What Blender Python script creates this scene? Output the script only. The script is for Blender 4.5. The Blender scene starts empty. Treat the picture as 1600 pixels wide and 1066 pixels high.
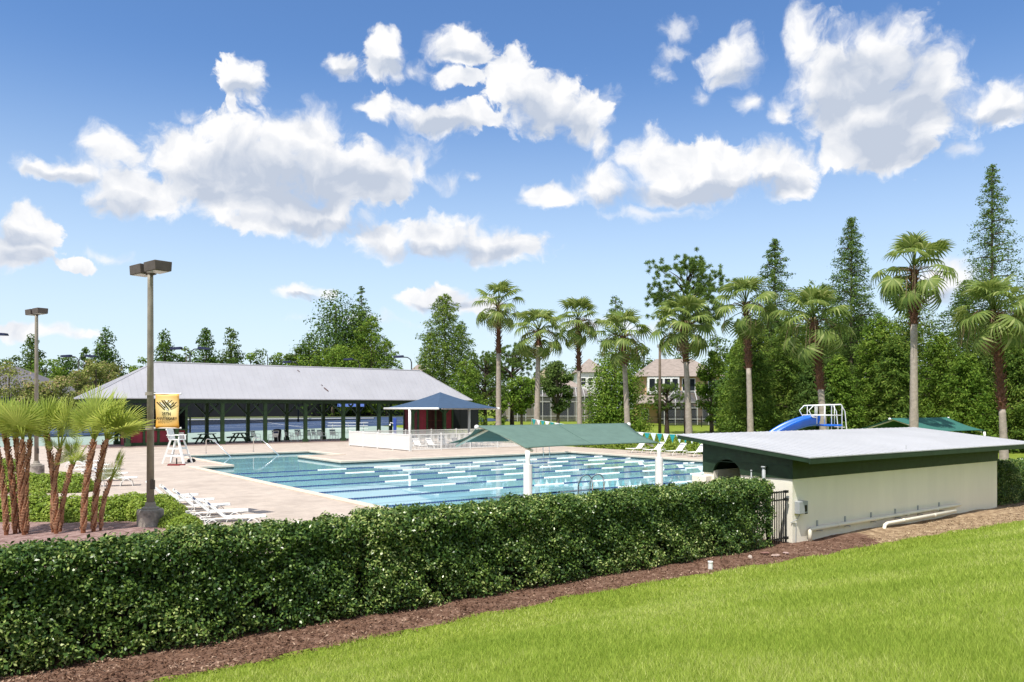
import bpy, math, random
import numpy as np
from mathutils import Vector, Matrix
random.seed(7); rng = np.random.default_rng(11)
PI = math.pi; S = bpy.context.scene; COL = S.collection
# ---- metric frame: x runs along the swimming lanes, y across them, z = 0 is the pool deck
YAW = math.radians(36.6); CA, SA = math.cos(YAW), math.sin(YAW)
CAM_Z = 2.9; FOC = 1244.0; HOR = 637.0
def XZ(X, Z): return (CA*X + SA*Z, -SA*X + CA*Z)          # survey offsets (right, ahead) -> ground x, y
def P(px, py, z=0.0):                                      # survey a ground point of known height from the photo
    Z = (z-CAM_Z)*FOC/(HOR-py); x, y = XZ((px-800)/FOC*Z, Z); return Vector((x, y, z))
def PD(px, py, Z):                                         # survey a point of known distance
    x, y = XZ((px-800)/FOC*Z, Z); return Vector((x, y, CAM_Z+(HOR-py)/FOC*Z))
def ahead(x, y): return SA*x + CA*y
def sm(t): t = min(1, max(0, t)); return t*t*(3-2*t)
# ------------------------------------------------------------------ materials
def NT(m): m.use_nodes = True; return m.node_tree.nodes, m.node_tree.links
def mat(name, col, rough=.6, var=.12, scale=3.0, spec=.3, metal=0, bump=0, bscale=40, detail=6):
    m = bpy.data.materials.new(name); n, l = NT(m); b = n['Principled BSDF']
    b.inputs['Roughness'].default_value = rough; b.inputs['Metallic'].default_value = metal
    b.inputs['Specular IOR Level'].default_value = spec
    tc = n.new('ShaderNodeTexCoord'); no = n.new('ShaderNodeTexNoise')
    no.inputs['Scale'].default_value = scale; no.inputs['Detail'].default_value = detail; no.inputs['Roughness'].default_value = .62
    l.new(tc.outputs['Object'], no.inputs['Vector'])
    mx = n.new('ShaderNodeMix'); mx.data_type = 'RGBA'
    lo = [max(0, c*(1-var)) for c in col]; hi = [min(1, c*(1+var)) for c in col]
    mx.inputs[6].default_value = (*lo, 1); mx.inputs[7].default_value = (*hi, 1)
    mr = n.new('ShaderNodeMapRange'); mr.inputs['From Min'].default_value = .32; mr.inputs['From Max'].default_value = .68
    l.new(no.outputs['Fac'], mr.inputs['Value']); l.new(mr.outputs['Result'], mx.inputs[0]); l.new(mx.outputs[2], b.inputs['Base Color'])
    if bump:
        n2 = n.new('ShaderNodeTexNoise'); n2.inputs['Scale'].default_value = bscale; n2.inputs['Detail'].default_value = 4
        l.new(tc.outputs['Object'], n2.inputs['Vector'])
        bp = n.new('ShaderNodeBump'); bp.inputs['Strength'].default_value = bump; bp.inputs['Distance'].default_value = .02
        l.new(n2.outputs['Fac'], bp.inputs['Height']); l.new(bp.outputs['Normal'], b.inputs['Normal'])
    return m
def leafmat(name, c0, c1, rough=.45, trans=.3, spec=.4, c2=None, nscale=.6):
    """leaf colours: per-leaf random between c0 and c1, drifting with a broad noise"""
    m = bpy.data.materials.new(name); n, l = NT(m); b = n['Principled BSDF']; out = n['Material Output']
    g = n.new('ShaderNodeNewGeometry'); tc = n.new('ShaderNodeTexCoord')
    no = n.new('ShaderNodeTexNoise'); no.inputs['Scale'].default_value = nscale; no.inputs['Detail'].default_value = 3
    l.new(tc.outputs['Object'], no.inputs['Vector'])
    ad = n.new('ShaderNodeMath'); ad.operation = 'MULTIPLY_ADD'; ad.inputs[1].default_value = 1.6; ad.inputs[2].default_value = -.8
    l.new(no.outputs['Fac'], ad.inputs[0])
    a2 = n.new('ShaderNodeMath'); a2.operation = 'ADD'; a2.use_clamp = True
    l.new(ad.outputs[0], a2.inputs[0]); l.new(g.outputs['Random Per Island'], a2.inputs[1])
    cr = n.new('ShaderNodeValToRGB'); e = cr.color_ramp.elements
    e[0].color = (*c0, 1); e[1].color = (*c1, 1); e[1].position = .85 if c2 else 1
    if c2: k = e.new(.97); k.color = (*c2, 1)
    l.new(a2.outputs[0], cr.inputs['Fac']); l.new(cr.outputs['Color'], b.inputs['Base Color'])
    b.inputs['Roughness'].default_value = rough; b.inputs['Specular IOR Level'].default_value = spec
    t = n.new('ShaderNodeBsdfTranslucent'); mxs = n.new('ShaderNodeMixShader'); mxs.inputs[0].default_value = trans
    hs = n.new('ShaderNodeHueSaturation'); hs.inputs['Value'].default_value = 1.5; hs.inputs['Hue'].default_value = .485
    l.new(cr.outputs['Color'], hs.inputs['Color']); l.new(hs.outputs['Color'], t.inputs['Color'])
    l.new(b.outputs[0], mxs.inputs[1]); l.new(t.outputs[0], mxs.inputs[2]); l.new(mxs.outputs[0], out.inputs['Surface'])
    return m
# ------------------------------------------------------------------ objects
def tag(o, label=None, cat=None, group=None, kind=None):
    if label: o['label'] = label
    if cat: o['category'] = cat
    if group: o['group'] = group
    if kind: o['kind'] = kind
    return o
def thing(name, label, cat, loc=(0,0,0), rz=0.0, group=None):
    o = bpy.data.objects.new(name, None); COL.objects.link(o); o.location = loc; o.rotation_euler = (0,0,rz); o.empty_display_size = .2
    return tag(o, label, cat, group)
def kids(o): return [c for c in o.children]
def dup(root, loc, rz=0.0, label=None, scale=None):
    r = root.copy(); COL.objects.link(r); r.location = loc; r.rotation_euler = (0,0,rz)
    if label: r['label'] = label
    if scale: r.scale = scale
    for ch in root.children:
        c = ch.copy(); COL.objects.link(c); c.parent = r
        for g in ch.children:
            d = g.copy(); COL.objects.link(d); d.parent = c
    return r
def link(name, me, m, parent=None, smooth=False):
    o = bpy.data.objects.new(name, me); COL.objects.link(o)
    if m is not None:
        for x in (m if isinstance(m, (list, tuple)) else [m]): me.materials.append(x)
    if parent is not None: o.parent = parent
    if smooth: me.polygons.foreach_set('use_smooth', [True]*len(me.polygons))
    return o
def np_mesh(name, V, F, m, parent=None, smooth=False):
    V = np.asarray(V, np.float32); F = np.asarray(F, np.int32); k = F.shape[1]
    me = bpy.data.meshes.new(name); me.vertices.add(len(V)); me.vertices.foreach_set('co', V.ravel())
    me.loops.add(F.size); me.loops.foreach_set('vertex_index', F.ravel())
    me.polygons.add(len(F)); me.polygons.foreach_set('loop_start', np.arange(0, F.size, k, dtype=np.int32))
    me.update(calc_edges=True); return link(name, me, m, parent, smooth)
class MB:
    """collects boxes, tubes, prisms and sheets into one mesh"""
    def __init__(s): s.v = []; s.f = []; s.mi = []; s.cur = 0
    def add(s, vs, fs):
        k = len(s.v); s.v += [tuple(x) for x in vs]; s.f += [tuple(i+k for i in f) for f in fs]; s.mi += [s.cur]*len(fs); return s
    def box(s, c, d, rz=0, M=None):
        x, y, z = [q/2 for q in d]; R = Matrix.Rotation(rz, 3, 'Z') if M is None else M
        vs = [R @ Vector((a*x, b*y, e*z)) + Vector(c) for e in (-1,1) for a, b in ((-1,-1),(1,-1),(1,1),(-1,1))]
        return s.add(vs, [(3,2,1,0),(4,5,6,7),(0,1,5,4),(1,2,6,5),(2,3,7,6),(3,0,4,7)])
    def b2(s, a, b): return s.box([(p+q)/2 for p, q in zip(a, b)], [abs(q-p) for p, q in zip(a, b)])
    def bar(s, a, b, w, h, up=(0,0,1)):                    # rectangular bar from a to b
        a, b = Vector(a), Vector(b); d = b-a; L = d.length; d.normalize(); u = Vector(up)
        if abs(d.dot(u)) > .99: u = Vector((1,0,0))
        x = d.cross(u).normalized(); y = x.cross(d)
        return s.box((a+b)/2, (L, w, h), M=Matrix((d, x, y)).transposed())
    def tube(s, pts, r, n=8, caps=True):
        pts = [Vector(p) for p in pts]; rs = r if isinstance(r, (list, tuple)) else [r]*len(pts); ring = []; prev = None
        for i, p in enumerate(pts):
            d = (pts[min(i+1, len(pts)-1)] - pts[max(i-1, 0)]).normalized()
            if prev is None:
                u = Vector((0,0,1)) if abs(d.z) < .9 else Vector((1,0,0)); x = d.cross(u).normalized()
            else: x = (prev - d*prev.dot(d)).normalized()
            prev = x; y = d.cross(x)
            ring.append([p + (x*math.cos(2*PI*k/n) + y*math.sin(2*PI*k/n))*rs[i] for k in range(n)])
        fs = [(i*n+k, i*n+(k+1)%n, (i+1)*n+(k+1)%n, (i+1)*n+k) for i in range(len(pts)-1) for k in range(n)]
        if caps: fs += [tuple(range(n-1, -1, -1)), tuple(range((len(pts)-1)*n, len(pts)*n))]
        return s.add([v for g in ring for v in g], fs)
    def lathe(s, prof, c=(0,0,0), n=24):                   # (r, z) profile
        vs = [(c[0]+r*math.cos(2*PI*k/n), c[1]+r*math.sin(2*PI*k/n), c[2]+z) for r, z in prof for k in range(n)]
        fs = [(i*n+k, i*n+(k+1)%n, (i+1)*n+(k+1)%n, (i+1)*n+k) for i in range(len(prof)-1) for k in range(n)]
        fs += [tuple(range(n-1, -1, -1)), tuple(range((len(prof)-1)*n, len(prof)*n))]
        return s.add(vs, fs)
    def prism(s, poly, z0, z1):                            # vertical prism over a plan polygon
        n = len(poly); vs = [(x, y, z0) for x, y in poly] + [(x, y, z1) for x, y in poly]
        return s.add(vs, [tuple(range(n-1, -1, -1)), tuple(range(n, 2*n))] + [(i, (i+1)%n, n+(i+1)%n, n+i) for i in range(n)])
    def slab(s, quad, th):                                 # thick sheet: polygon of 3-D points, thickness downwards
        n = len(quad); vs = [tuple(q) for q in quad] + [(q[0], q[1], q[2]-th) for q in quad]
        return s.add(vs, [tuple(range(n)), tuple(range(2*n-1, n-1, -1))] + [((i+1)%n, i, n+i, n+(i+1)%n) for i in range(n)])
    def ext(s, prof, axis, a, b):                          # profile extruded along x or y: prof in (other, z)
        n = len(prof); q = (lambda t, p: (t, p[0], p[1])) if axis == 'x' else (lambda t, p: (p[0], t, p[1]))
        return s.add([q(a, p) for p in prof] + [q(b, p) for p in prof], [tuple(range(n-1, -1, -1)), tuple(range(n, 2*n))] + [(i, (i+1)%n, n+(i+1)%n, n+i) for i in range(n)])
    def build(s, name, m, parent=None, smooth=False, bevel=0, fix=True):
        me = bpy.data.meshes.new(name); me.from_pydata(s.v, [], s.f)
        if fix:
            import bmesh
            bm = bmesh.new(); bm.from_mesh(me); bmesh.ops.recalc_face_normals(bm, faces=bm.faces); bm.to_mesh(me); bm.free()
        if isinstance(m, (list, tuple)): me.polygons.foreach_set('material_index', s.mi)
        o = link(name, me, m, parent, smooth)
        if bevel:
            b = o.modifiers.new('bevel', 'BEVEL'); b.width = bevel; b.segments = 2; b.limit_method = 'ANGLE'
        return o
def struct(o, label=None, kind='structure'): return tag(o, label, None, None, kind)
def unit(a): return a/np.maximum(np.linalg.norm(a, axis=1, keepdims=True), 1e-6)
def leaf_arrays(C, N, L, W, T=None, fold=.2):
    n = len(C); N = unit(np.asarray(N, float)); r = rng.normal(size=(n,3)) if T is None else np.asarray(T, float)
    t = unit(r - N*np.sum(r*N, axis=1, keepdims=True)); b = np.cross(N, t)
    L = np.broadcast_to(np.asarray(L, float), (n,))[:,None]; W = np.broadcast_to(np.asarray(W, float), (n,))[:,None]
    V = np.stack([C - t*L*.5, C + b*W*.5 + N*W*fold + t*L*.06, C + t*L*.5, C - b*W*.5 + N*W*fold + t*L*.06], 1).reshape(-1,3)
    return V, np.arange(4*n).reshape(-1,4)
def leaves(name, C, N, L, W, m, parent=None, T=None, fold=.2):
    V, F = leaf_arrays(np.asarray(C, float), N, L, W, T, fold); return np_mesh(name, V, F, m, parent)
# ------------------------------------------------------------------ camera, sun, sky
cam = bpy.data.cameras.new('camera'); co = bpy.data.objects.new('camera', cam); COL.objects.link(co)
co.location = (0, 0, CAM_Z); co.rotation_euler = (PI/2, 0, -YAW); cam.sensor_width = 36; cam.lens = 36*FOC/1600
cam.shift_y = (HOR-533)/1600; cam.clip_end = 3000; cam.clip_start = .05; S.camera = co
SUN_EL = math.radians(62); sx, sy = -.90, -.436
sl = bpy.data.lights.new('sun', 'SUN'); sl.energy = 3.2; sl.angle = math.radians(.53); sl.color = (1, .955, .88)
so = bpy.data.objects.new('sun', sl); COL.objects.link(so); so.location = (-40, 40, 80)
dv = Vector((sx*math.cos(SUN_EL), sy*math.cos(SUN_EL), math.sin(SUN_EL)))
so.rotation_euler = dv.to_track_quat('Z', 'Y').to_euler()
W = bpy.data.worlds.new('World'); S.world = W; W.use_nodes = True
wn, wl = W.node_tree.nodes, W.node_tree.links; bg = wn['Background']; bg.inputs['Strength'].default_value = 1.0
SKY_STR = .091
sky = wn.new('ShaderNodeTexSky'); sky.sky_type = 'NISHITA'; sky.sun_disc = False
sky.sun_elevation = SUN_EL; sky.sun_rotation = math.atan2(sx, sy); sky.ozone_density = 3.0; sky.air_density = 1.0; sky.dust_density = 0.0
def wm(op, a, b=None, c=None, clamp=False):
    n = wn.new('ShaderNodeMath'); n.operation = op; n.use_clamp = clamp
    for i, q in enumerate((a, b, c)):
        if q is None: continue
        if isinstance(q, (int, float)): n.inputs[i].default_value = q
        else: wl.new(q, n.inputs[i])
    return n.outputs[0]
def wv(op, a, b=None):
    n = wn.new('ShaderNodeVectorMath'); n.operation = op
    for i, q in enumerate((a, b)):
        if q is None: continue
        if isinstance(q, tuple): n.inputs[i].default_value = q
        else: wl.new(q, n.inputs[i])
    return n.outputs[1] if op == 'LENGTH' else n.outputs[0]
def wnoise(vec, scale, detail, rough=.55, col=False):
    n = wn.new('ShaderNodeTexNoise'); n.inputs['Scale'].default_value = scale; n.inputs['Detail'].default_value = detail; n.inputs['Roughness'].default_value = rough
    wl.new(vec, n.inputs['Vector']); return n.outputs['Color' if col else 'Fac']
tcw = wn.new('ShaderNodeTexCoord'); sep = wn.new('ShaderNodeSeparateXYZ'); wl.new(tcw.outputs['Generated'], sep.inputs[0])
az = wm('ARCTAN2', sep.outputs[0], sep.outputs[1]); el = wm('ARCSINE', sep.outputs[2])
cmb = wn.new('ShaderNodeCombineXYZ'); wl.new(az, cmb.inputs[0]); wl.new(el, cmb.inputs[1]); p0 = cmb.outputs[0]
def AE(px, py):                                            # compass bearing and elevation of a cloud
    a = math.atan((px-800)/FOC); return a+YAW, math.atan((HOR-py)/FOC*math.cos(a))
def warp(p, scale, amt, det):
    c = wnoise(p, scale, det, col=True); return wv('ADD', p, wv('MULTIPLY', wv('SUBTRACT', c, (.5,.5,.5)), (amt, amt, 0)))
pw = warp(warp(p0, 11, .045, 2), 42, .022, 5)
def blobs(vec, lst, k=.35):
    acc = None
    for (px, py, rx, ry) in lst:
        a, e = AE(px, py); ca2 = math.cos(a-YAW)
        d = wv('LENGTH', wv('MULTIPLY', wv('SUBTRACT', vec, (a, e, 0)), (FOC/rx/ca2**2*1.0, FOC/ry/ca2, 0)))
        f = wm('SUBTRACT', 1.0, d)
        acc = f if acc is None else wm('SMOOTH_MAX', acc, f, k)
    return acc
CLOUDS = [(60,262,46,16),(130,262,60,30),(430,262,120,62),(440,222,66,46),(330,260,90,50),(95,258,80,22),(175,238,62,44),(185,285,62,48),(225,312,85,36),(290,238,88,66),(372,240,95,72),(400,310,150,60),(492,212,62,56),(535,280,110,66),(610,270,66,44),(650,262,30,30),
 (470,335,145,36),(395,352,70,22),(330,300,95,56),(600,370,80,38),(690,366,105,42),(785,382,95,36),(45,350,55,42),(25,392,75,36),(115,412,60,15),
 (385,130,50,38),(368,168,14,18),(535,100,40,26),(602,90,50,46),(722,76,68,34),(715,125,45,18),(592,180,36,32),(682,188,105,30),(765,192,34,16),
 (805,128,56,58),(852,165,92,62),(920,195,56,52),(945,230,24,30),(855,307,66,24),(950,290,66,40),(1030,255,82,48),(1112,266,105,46),(1212,260,72,46),(1238,287,50,26),(1060,292,160,28),
 (1146,90,58,48),(1165,160,30,22),(1255,65,40,58),(1300,110,88,82),(1390,100,118,80),(1452,132,84,68),(1330,170,104,92),(1392,205,130,74),(1560,165,84,42),(1220,175,26,30),
 (475,455,48,19),(690,466,70,26),(745,478,50,18),(60,522,110,15),(1490,440,80,62)]
GREY = [(95,268,70,14),(185,320,70,22),(500,300,130,50),(600,300,70,30),(500,352,140,16),(690,390,110,16),(40,372,60,22),(385,145,40,16),(602,108,40,18),(535,112,26,10),(722,90,50,12),(682,200,90,12),(900,215,60,26),(830,165,50,26),(960,312,60,16),(1210,288,70,16),(1148,112,46,18),(1300,165,70,40),(1440,180,80,36),(1400,242,110,24),(1560,185,70,16),(475,464,40,8),(690,478,60,10),(1490,470,60,30),(430,285,170,62),(330,290,90,40),(540,300,110,40),(1370,125,110,60),(1380,215,110,40),(860,200,70,36),(1080,300,150,20),(30,400,60,25),(720,395,150,20)]
d0 = blobs(pw, CLOUDS)
fb = wnoise(pw, 24, 10, .56); fb2 = wnoise(wv('ADD', pw, (.006, -.016, 0)), 24, 5, .5); fb1 = wnoise(pw, 24, 5, .5)
fbh = wnoise(pw, 75, 8, .6); dens = wm('ADD', wm('ADD', d0, wm('MULTIPLY_ADD', fb, 1.30, -.66)), wm('MULTIPLY_ADD', fbh, .55, -.275))
mr = wn.new('ShaderNodeMapRange'); mr.interpolation_type = 'SMOOTHSTEP'; mr.inputs['From Min'].default_value = .06; wl.new(wm('MAXIMUM', wm('MULTIPLY_ADD', wnoise(p0, 9, 2), 1.9, -.42), .20), mr.inputs['From Max'])
wl.new(dens, mr.inputs['Value']); mask = mr.outputs['Result']
WISP = [(1028,120,26,30),(1048,84,40,20),(1062,45,42,30),(290,176,40,18),(735,283,22,12),(650,110,36,20),(950,170,30,40),(420,330,60,26),(40,250,50,20),(1500,235,50,18),(1100,150,30,22),(640,240,60,40),(700,285,40,18),(170,395,50,14),(1010,330,120,14),(560,500,160,14),(960,505,200,16),(1330,250,60,20)]
wd = wm('ADD', blobs(pw, WISP, .3), wm('ADD', wm('MULTIPLY_ADD', fb, 1.6, -.95), wm('MULTIPLY_ADD', fbh, 1.0, -.5)))
wmr = wn.new('ShaderNodeMapRange'); wmr.interpolation_type = 'SMOOTHSTEP'; wmr.inputs['From Min'].default_value = -.05; wmr.inputs['From Max'].default_value = .95; wmr.inputs['To Max'].default_value = .72; wl.new(wd, wmr.inputs['Value'])
mask = wm('MAXIMUM', mask, wmr.outputs[0])
g0 = wm('MULTIPLY', blobs(pw, GREY, .2), wm('MULTIPLY_ADD', fb, 1.2, 1.0), clamp=True)
relief = wm('MULTIPLY_ADD', wm('SUBTRACT', fb1, fb2), -1.9, .10)           # billows lit from above
grey = wm('ADD', wm('MULTIPLY', g0, .95), relief, clamp=True)
cc = wn.new('ShaderNodeMix'); cc.data_type = 'RGBA'; wl.new(grey, cc.inputs[0])
cc.inputs[6].default_value = (.535, .535, .54, 1); cc.inputs[7].default_value = (.295, .33, .395, 1)
sk = wn.new('ShaderNodeVectorMath'); sk.operation = 'SCALE'; sk.inputs['Scale'].default_value = SKY_STR; wl.new(sky.outputs[0], sk.inputs[0])
hsv = wn.new('ShaderNodeHueSaturation'); hsv.inputs['Saturation'].default_value = 1.16; hsv.inputs['Hue'].default_value = .505; wl.new(sk.outputs[0], hsv.inputs['Color'])
hz = wn.new('ShaderNodeMapRange'); hz.interpolation_type = 'SMOOTHSTEP'; hz.inputs['From Min'].default_value = .42; hz.inputs['From Max'].default_value = -.02; hz.inputs['To Max'].default_value = .88; wl.new(el, hz.inputs['Value'])
hm = wn.new('ShaderNodeMix'); hm.data_type = 'RGBA'; wl.new(hz.outputs[0], hm.inputs[0]); wl.new(hsv.outputs[0], hm.inputs[6]); hm.inputs[7].default_value = (.40, .475, .54, 1)
# unseen bright cumulus added overhead and behind the camera as fill light
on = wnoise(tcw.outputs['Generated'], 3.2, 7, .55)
fill_cover = wn.new('ShaderNodeMapRange'); fill_cover.interpolation_type = 'SMOOTHSTEP'; fill_cover.inputs['From Min'].default_value = .44; fill_cover.inputs['From Max'].default_value = .54; wl.new(on, fill_cover.inputs['Value'])
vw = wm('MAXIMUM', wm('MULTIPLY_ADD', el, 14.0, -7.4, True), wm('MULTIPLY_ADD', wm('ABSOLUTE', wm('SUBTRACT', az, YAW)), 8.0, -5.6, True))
mask = wm('MAXIMUM', mask, wm('MULTIPLY', wm('MULTIPLY', fill_cover.outputs[0], vw), wm('GREATER_THAN', el, .03)))
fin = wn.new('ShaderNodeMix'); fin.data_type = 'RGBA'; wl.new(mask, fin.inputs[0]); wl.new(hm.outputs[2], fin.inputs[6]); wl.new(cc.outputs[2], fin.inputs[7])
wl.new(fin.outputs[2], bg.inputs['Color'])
W.cycles.sampling_method = 'MANUAL'; W.cycles.sample_map_resolution = 512
S.render.engine = 'CYCLES'; S.view_settings.view_transform = 'Standard'; S.view_settings.look = 'None'; S.view_settings.gamma = 1; S.view_settings.exposure = .92
S.cycles.use_denoising = True; S.cycles.max_bounces = 8; S.cycles.transparent_max_bounces = 12; S.cycles.caustics_reflective = False; S.cycles.caustics_refractive = False
S.cycles.sample_clamp_indirect = 6
# ------------------------------------------------------------------ materials of the place
M = {}
M['white'] = mat('white_paint', (.80,.80,.78), .4, .05, 6)
M['strap'] = mat('white_vinyl', (.80,.79,.75), .45, .06, 14)
M['navy'] = mat('navy_sling', (.03,.045,.11), .6)
M['black'] = mat('black_metal', (.012,.013,.014), .45, .2)
M['dgreen'] = mat('dark_green_paint', (.018,.042,.020), .55, .25, 4)
M['mgreen'] = mat('green_post_paint', (.03,.065,.026), .6, .3, 3)
M['red'] = mat('red_panel_paint', (.24,.025,.045), .6, .2, 3)
M['steel'] = mat('polished_steel', (.75,.75,.74), .22, .05, metal=1)
M['metalroof'] = mat('painted_metal_roof', (.36,.36,.39), .5, .06, .5, spec=.3)
M['pumproof'] = mat('pale_metal_roof', (.455,.46,.48), .5, .06, .5)
M['stucco'] = mat('cream_stucco', (.85,.80,.68), .9, .035, 1.0, bump=.3, bscale=90)
_n, _l = NT(M['stucco']); _mp = _n.new('ShaderNodeMapping'); _mp.inputs['Scale'].default_value = (1.6,1.6,.32); _l.new([q for q in _n if q.type == 'TEX_COORD'][0].outputs['Object'], _mp.inputs[0])
for _q in [q for q in _n if q.type == 'TEX_NOISE' and abs(q.inputs['Scale'].default_value-1.0) < .01]: _l.new(_mp.outputs[0], _q.inputs['Vector'])
M['pvc'] = mat('cream_pvc', (.76,.72,.60), .45, .05)
M['grey'] = mat('grey_enclosure', (.36,.38,.39), .5, .1)
M['bronze'] = mat('bronze_paint', (.085,.068,.058), .5, .2, 5)
M['pole'] = mat('weathered_bronze_pole', (.29,.26,.215), .6, .22, 3, bump=.15)
M['concrete'] = mat('stained_concrete', (.30,.27,.23), .9, .55, 4, bump=.4, bscale=30)
M['fabric'] = mat('green_shade_cloth', (.098,.162,.136), .85, .10, 3, bump=.1, bscale=160)
M['fabricdark'] = mat('deep_green_shade_cloth', (.03,.13,.105), .85, .10, 3)
M['bluefab'] = mat('blue_shade_cloth', (.04,.075,.135), .8, .1, 3)
M['teal'] = mat('teal_pennant', (.02,.26,.25), .6)
M['blueplast'] = mat('blue_fibreglass', (.012,.13,.62), .28, .12, 2, spec=.5)
M['laneblue'] = mat('blue_lane_floats', (.012,.045,.16), .4, .3, 30)
M['lanewhite'] = mat('white_lane_floats', (.82,.83,.84), .4, .05)
M['tile'] = mat('waterline_tile', (.015,.045,.05), .25, .4, 14, spec=.5)
M['tilewhite'] = mat('pale_tile', (.62,.66,.64), .3, .1, 8)
M['marking'] = mat('navy_tile', (.17,.36,.50), .4, .2)
M['windscreen'] = mat('black_windscreen', (.016,.018,.022), .9, .25, .4)
M['courtblue'] = mat('blue_court', (.03,.055,.115), .75, .10, .5)
M['courtgreen'] = mat('pale_green_court', (.26,.33,.29), .8, .08, .5)
M['slab'] = mat('pavilion_floor', (.30,.22,.20), .85, .12, 2)
M['bark'] = mat('grey_bark', (.13,.10,.075), .95, .35, 6, bump=.6, bscale=25)
M['pinebark'] = mat('dark_pine_bark', (.06,.042,.035), .95, .4, 6, bump=.6, bscale=25)
# paved deck: small rectangular pavers in pinkish beige
def paver_mat():
    m = bpy.data.materials.new('beige_pavers'); n, l = NT(m); b = n['Principled BSDF']; tc = n.new('ShaderNodeTexCoord')
    br = n.new('ShaderNodeTexBrick'); br.inputs['Scale'].default_value = 1.0; br.inputs['Brick Width'].default_value = .22; br.inputs['Row Height'].default_value = .11
    br.inputs['Mortar Size'].default_value = .006; br.inputs['Color1'].default_value = (.50,.43,.365,1); br.inputs['Color2'].default_value = (.43,.37,.318,1); br.inputs['Mortar'].default_value = (.36,.31,.27,1); br.inputs['Bias'].default_value = .1
    l.new(tc.outputs['Object'], br.inputs['Vector'])
    no = n.new('ShaderNodeTexNoise'); no.inputs['Scale'].default_value = .8; no.inputs['Detail'].default_value = 8; no.inputs['Roughness'].default_value = .7; l.new(tc.outputs['Object'], no.inputs['Vector'])
    cr = n.new('ShaderNodeValToRGB'); e = cr.color_ramp.elements; e[0].position = .3; e[0].color = (.76,.73,.71,1); e[1].position = .66; e[1].color = (1.08,1.06,1.04,1)
    l.new(no.outputs['Fac'], cr.inputs['Fac']); mx = n.new('ShaderNodeMix'); mx.data_type = 'RGBA'; mx.blend_type = 'MULTIPLY'; mx.inputs[0].default_value = 1
    l.new(br.outputs['Color'], mx.inputs[6]); l.new(cr.outputs['Color'], mx.inputs[7]); l.new(mx.outputs[2], b.inputs['Base Color']); b.inputs['Roughness'].default_value = .85
    return m
M['paver'] = paver_mat()
M['coping'] = mat('pool_coping', (.58,.49,.40), .8, .10, 2, bump=.2)
def two_tone(name, a, b_, c, scale, rough=.95):
    m = bpy.data.materials.new(name); n, l = NT(m); b = n['Principled BSDF']; tc = n.new('ShaderNodeTexCoord')
    n1 = n.new('ShaderNodeTexNoise'); n1.inputs['Scale'].default_value = scale; n1.inputs['Detail'].default_value = 10; n1.inputs['Roughness'].default_value = .72; l.new(tc.outputs['Object'], n1.inputs['Vector'])
    cr = n.new('ShaderNodeValToRGB'); e = cr.color_ramp.elements; e[0].position = .34; e[0].color = (*a,1); e[1].position = .66; e[1].color = (*c,1); k = e.new(.5); k.color = (*b_,1)
    l.new(n1.outputs['Fac'], cr.inputs['Fac']); l.new(cr.outputs['Color'], b.inputs['Base Color']); b.inputs['Roughness'].default_value = rough; b.inputs['Specular IOR Level'].default_value = .1
    bp = n.new('ShaderNodeBump'); bp.inputs['Strength'].default_value = .5; bp.inputs['Distance'].default_value = .03; n2 = n.new('ShaderNodeTexNoise'); n2.inputs['Scale'].default_value = 30; l.new(tc.outputs['Object'], n2.inputs['Vector']); l.new(n2.outputs['Fac'], bp.inputs['Height']); l.new(bp.outputs[0], b.inputs['Normal'])
    return m
M['lawn'] = two_tone('lawn_ground', (.12,.165,.018), (.165,.215,.028), (.21,.255,.04), 1.3)
M['mulch'] = two_tone('bark_mulch', (.075,.040,.028), (.14,.08,.055), (.24,.155,.115), 5)
M['pinkmulch'] = two_tone('pink_bark_mulch', (.13,.075,.065), (.25,.165,.15), (.36,.26,.24), 6)
M['straw'] = two_tone('dry_straw_mulch', (.12,.08,.05), (.28,.195,.12), (.44,.34,.22), 4)
# ------------------------------------------------------------------ ground
HV = 14.5                                                   # line of the hedge and the pump house front
LOW = -1.3
def edge_y(x): return 13.25 - .075*max(0, 9-x) - .045*max(0, x-12) + .07*math.sin(x*.55) + .05*math.sin(x*2.3) + .03*math.sin(x*5.1)   # where the lawn meets the mulch
def gz(x, y):
    Z = ahead(x, y); hill = 1.35*sm((Z-80)/50)
    low = LOW + (0 if y > 13 else (2.5)*sm((13-y)/21)*1.25*(1+.0*x))
    if y < 13: low = LOW + .205*(13-y)*sm((13-y)/3.5) if y > -25 else LOW+.205*38
    back = 15.75
    if 21.4 < x < 36: back = 18.75
    t = sm((y-back)/.25)
    return low*(1-t) + (hill-.03)*t
xs = sorted(set([-500,-300,-180,-120,-80,-60,-45]+[round(-35+.5*i,3) for i in range(171)]+[55,60,66,72,80,90,100,115,130,150,180,230,320,500, 10.6,10.8,34.2,21.3,21.5,35.9,36.1]))
ys = sorted(set([-400,-200,-100,-60,-40,-25]+[round(-20+.5*i,3) for i in range(77)]+[15.6,15.75,15.85,16.0,18.6,18.75,18.85,19.0]+[19+.5*i for i in range(90)]+[65,67,70,73,76,80,84,88,92,96,100,104,108,112,116,120,124,128,132,136,140,146,155,170,200,260,350,500]))
POOL = [(10.7,19.3),(34.1,19.3),(34.1,39.5),(18.0,39.5),(18.0,45.5),(20.6,45.5),(20.6,50.3),(12.5,50.3),(12.5,40.1),(10.7,40.1)]
def in_pool(x, y): return (10.5 < x < 12.6 and 39 < y < 40.3) or (10.5 < x < 34.3 and 19.1 < y < 39.6) or (12.3 < x < 20.8 and 39.3 < y < 50.5)
V = [(x, y, gz(x, y)) for y in ys for x in xs]; nx = len(xs); F = []
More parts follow.
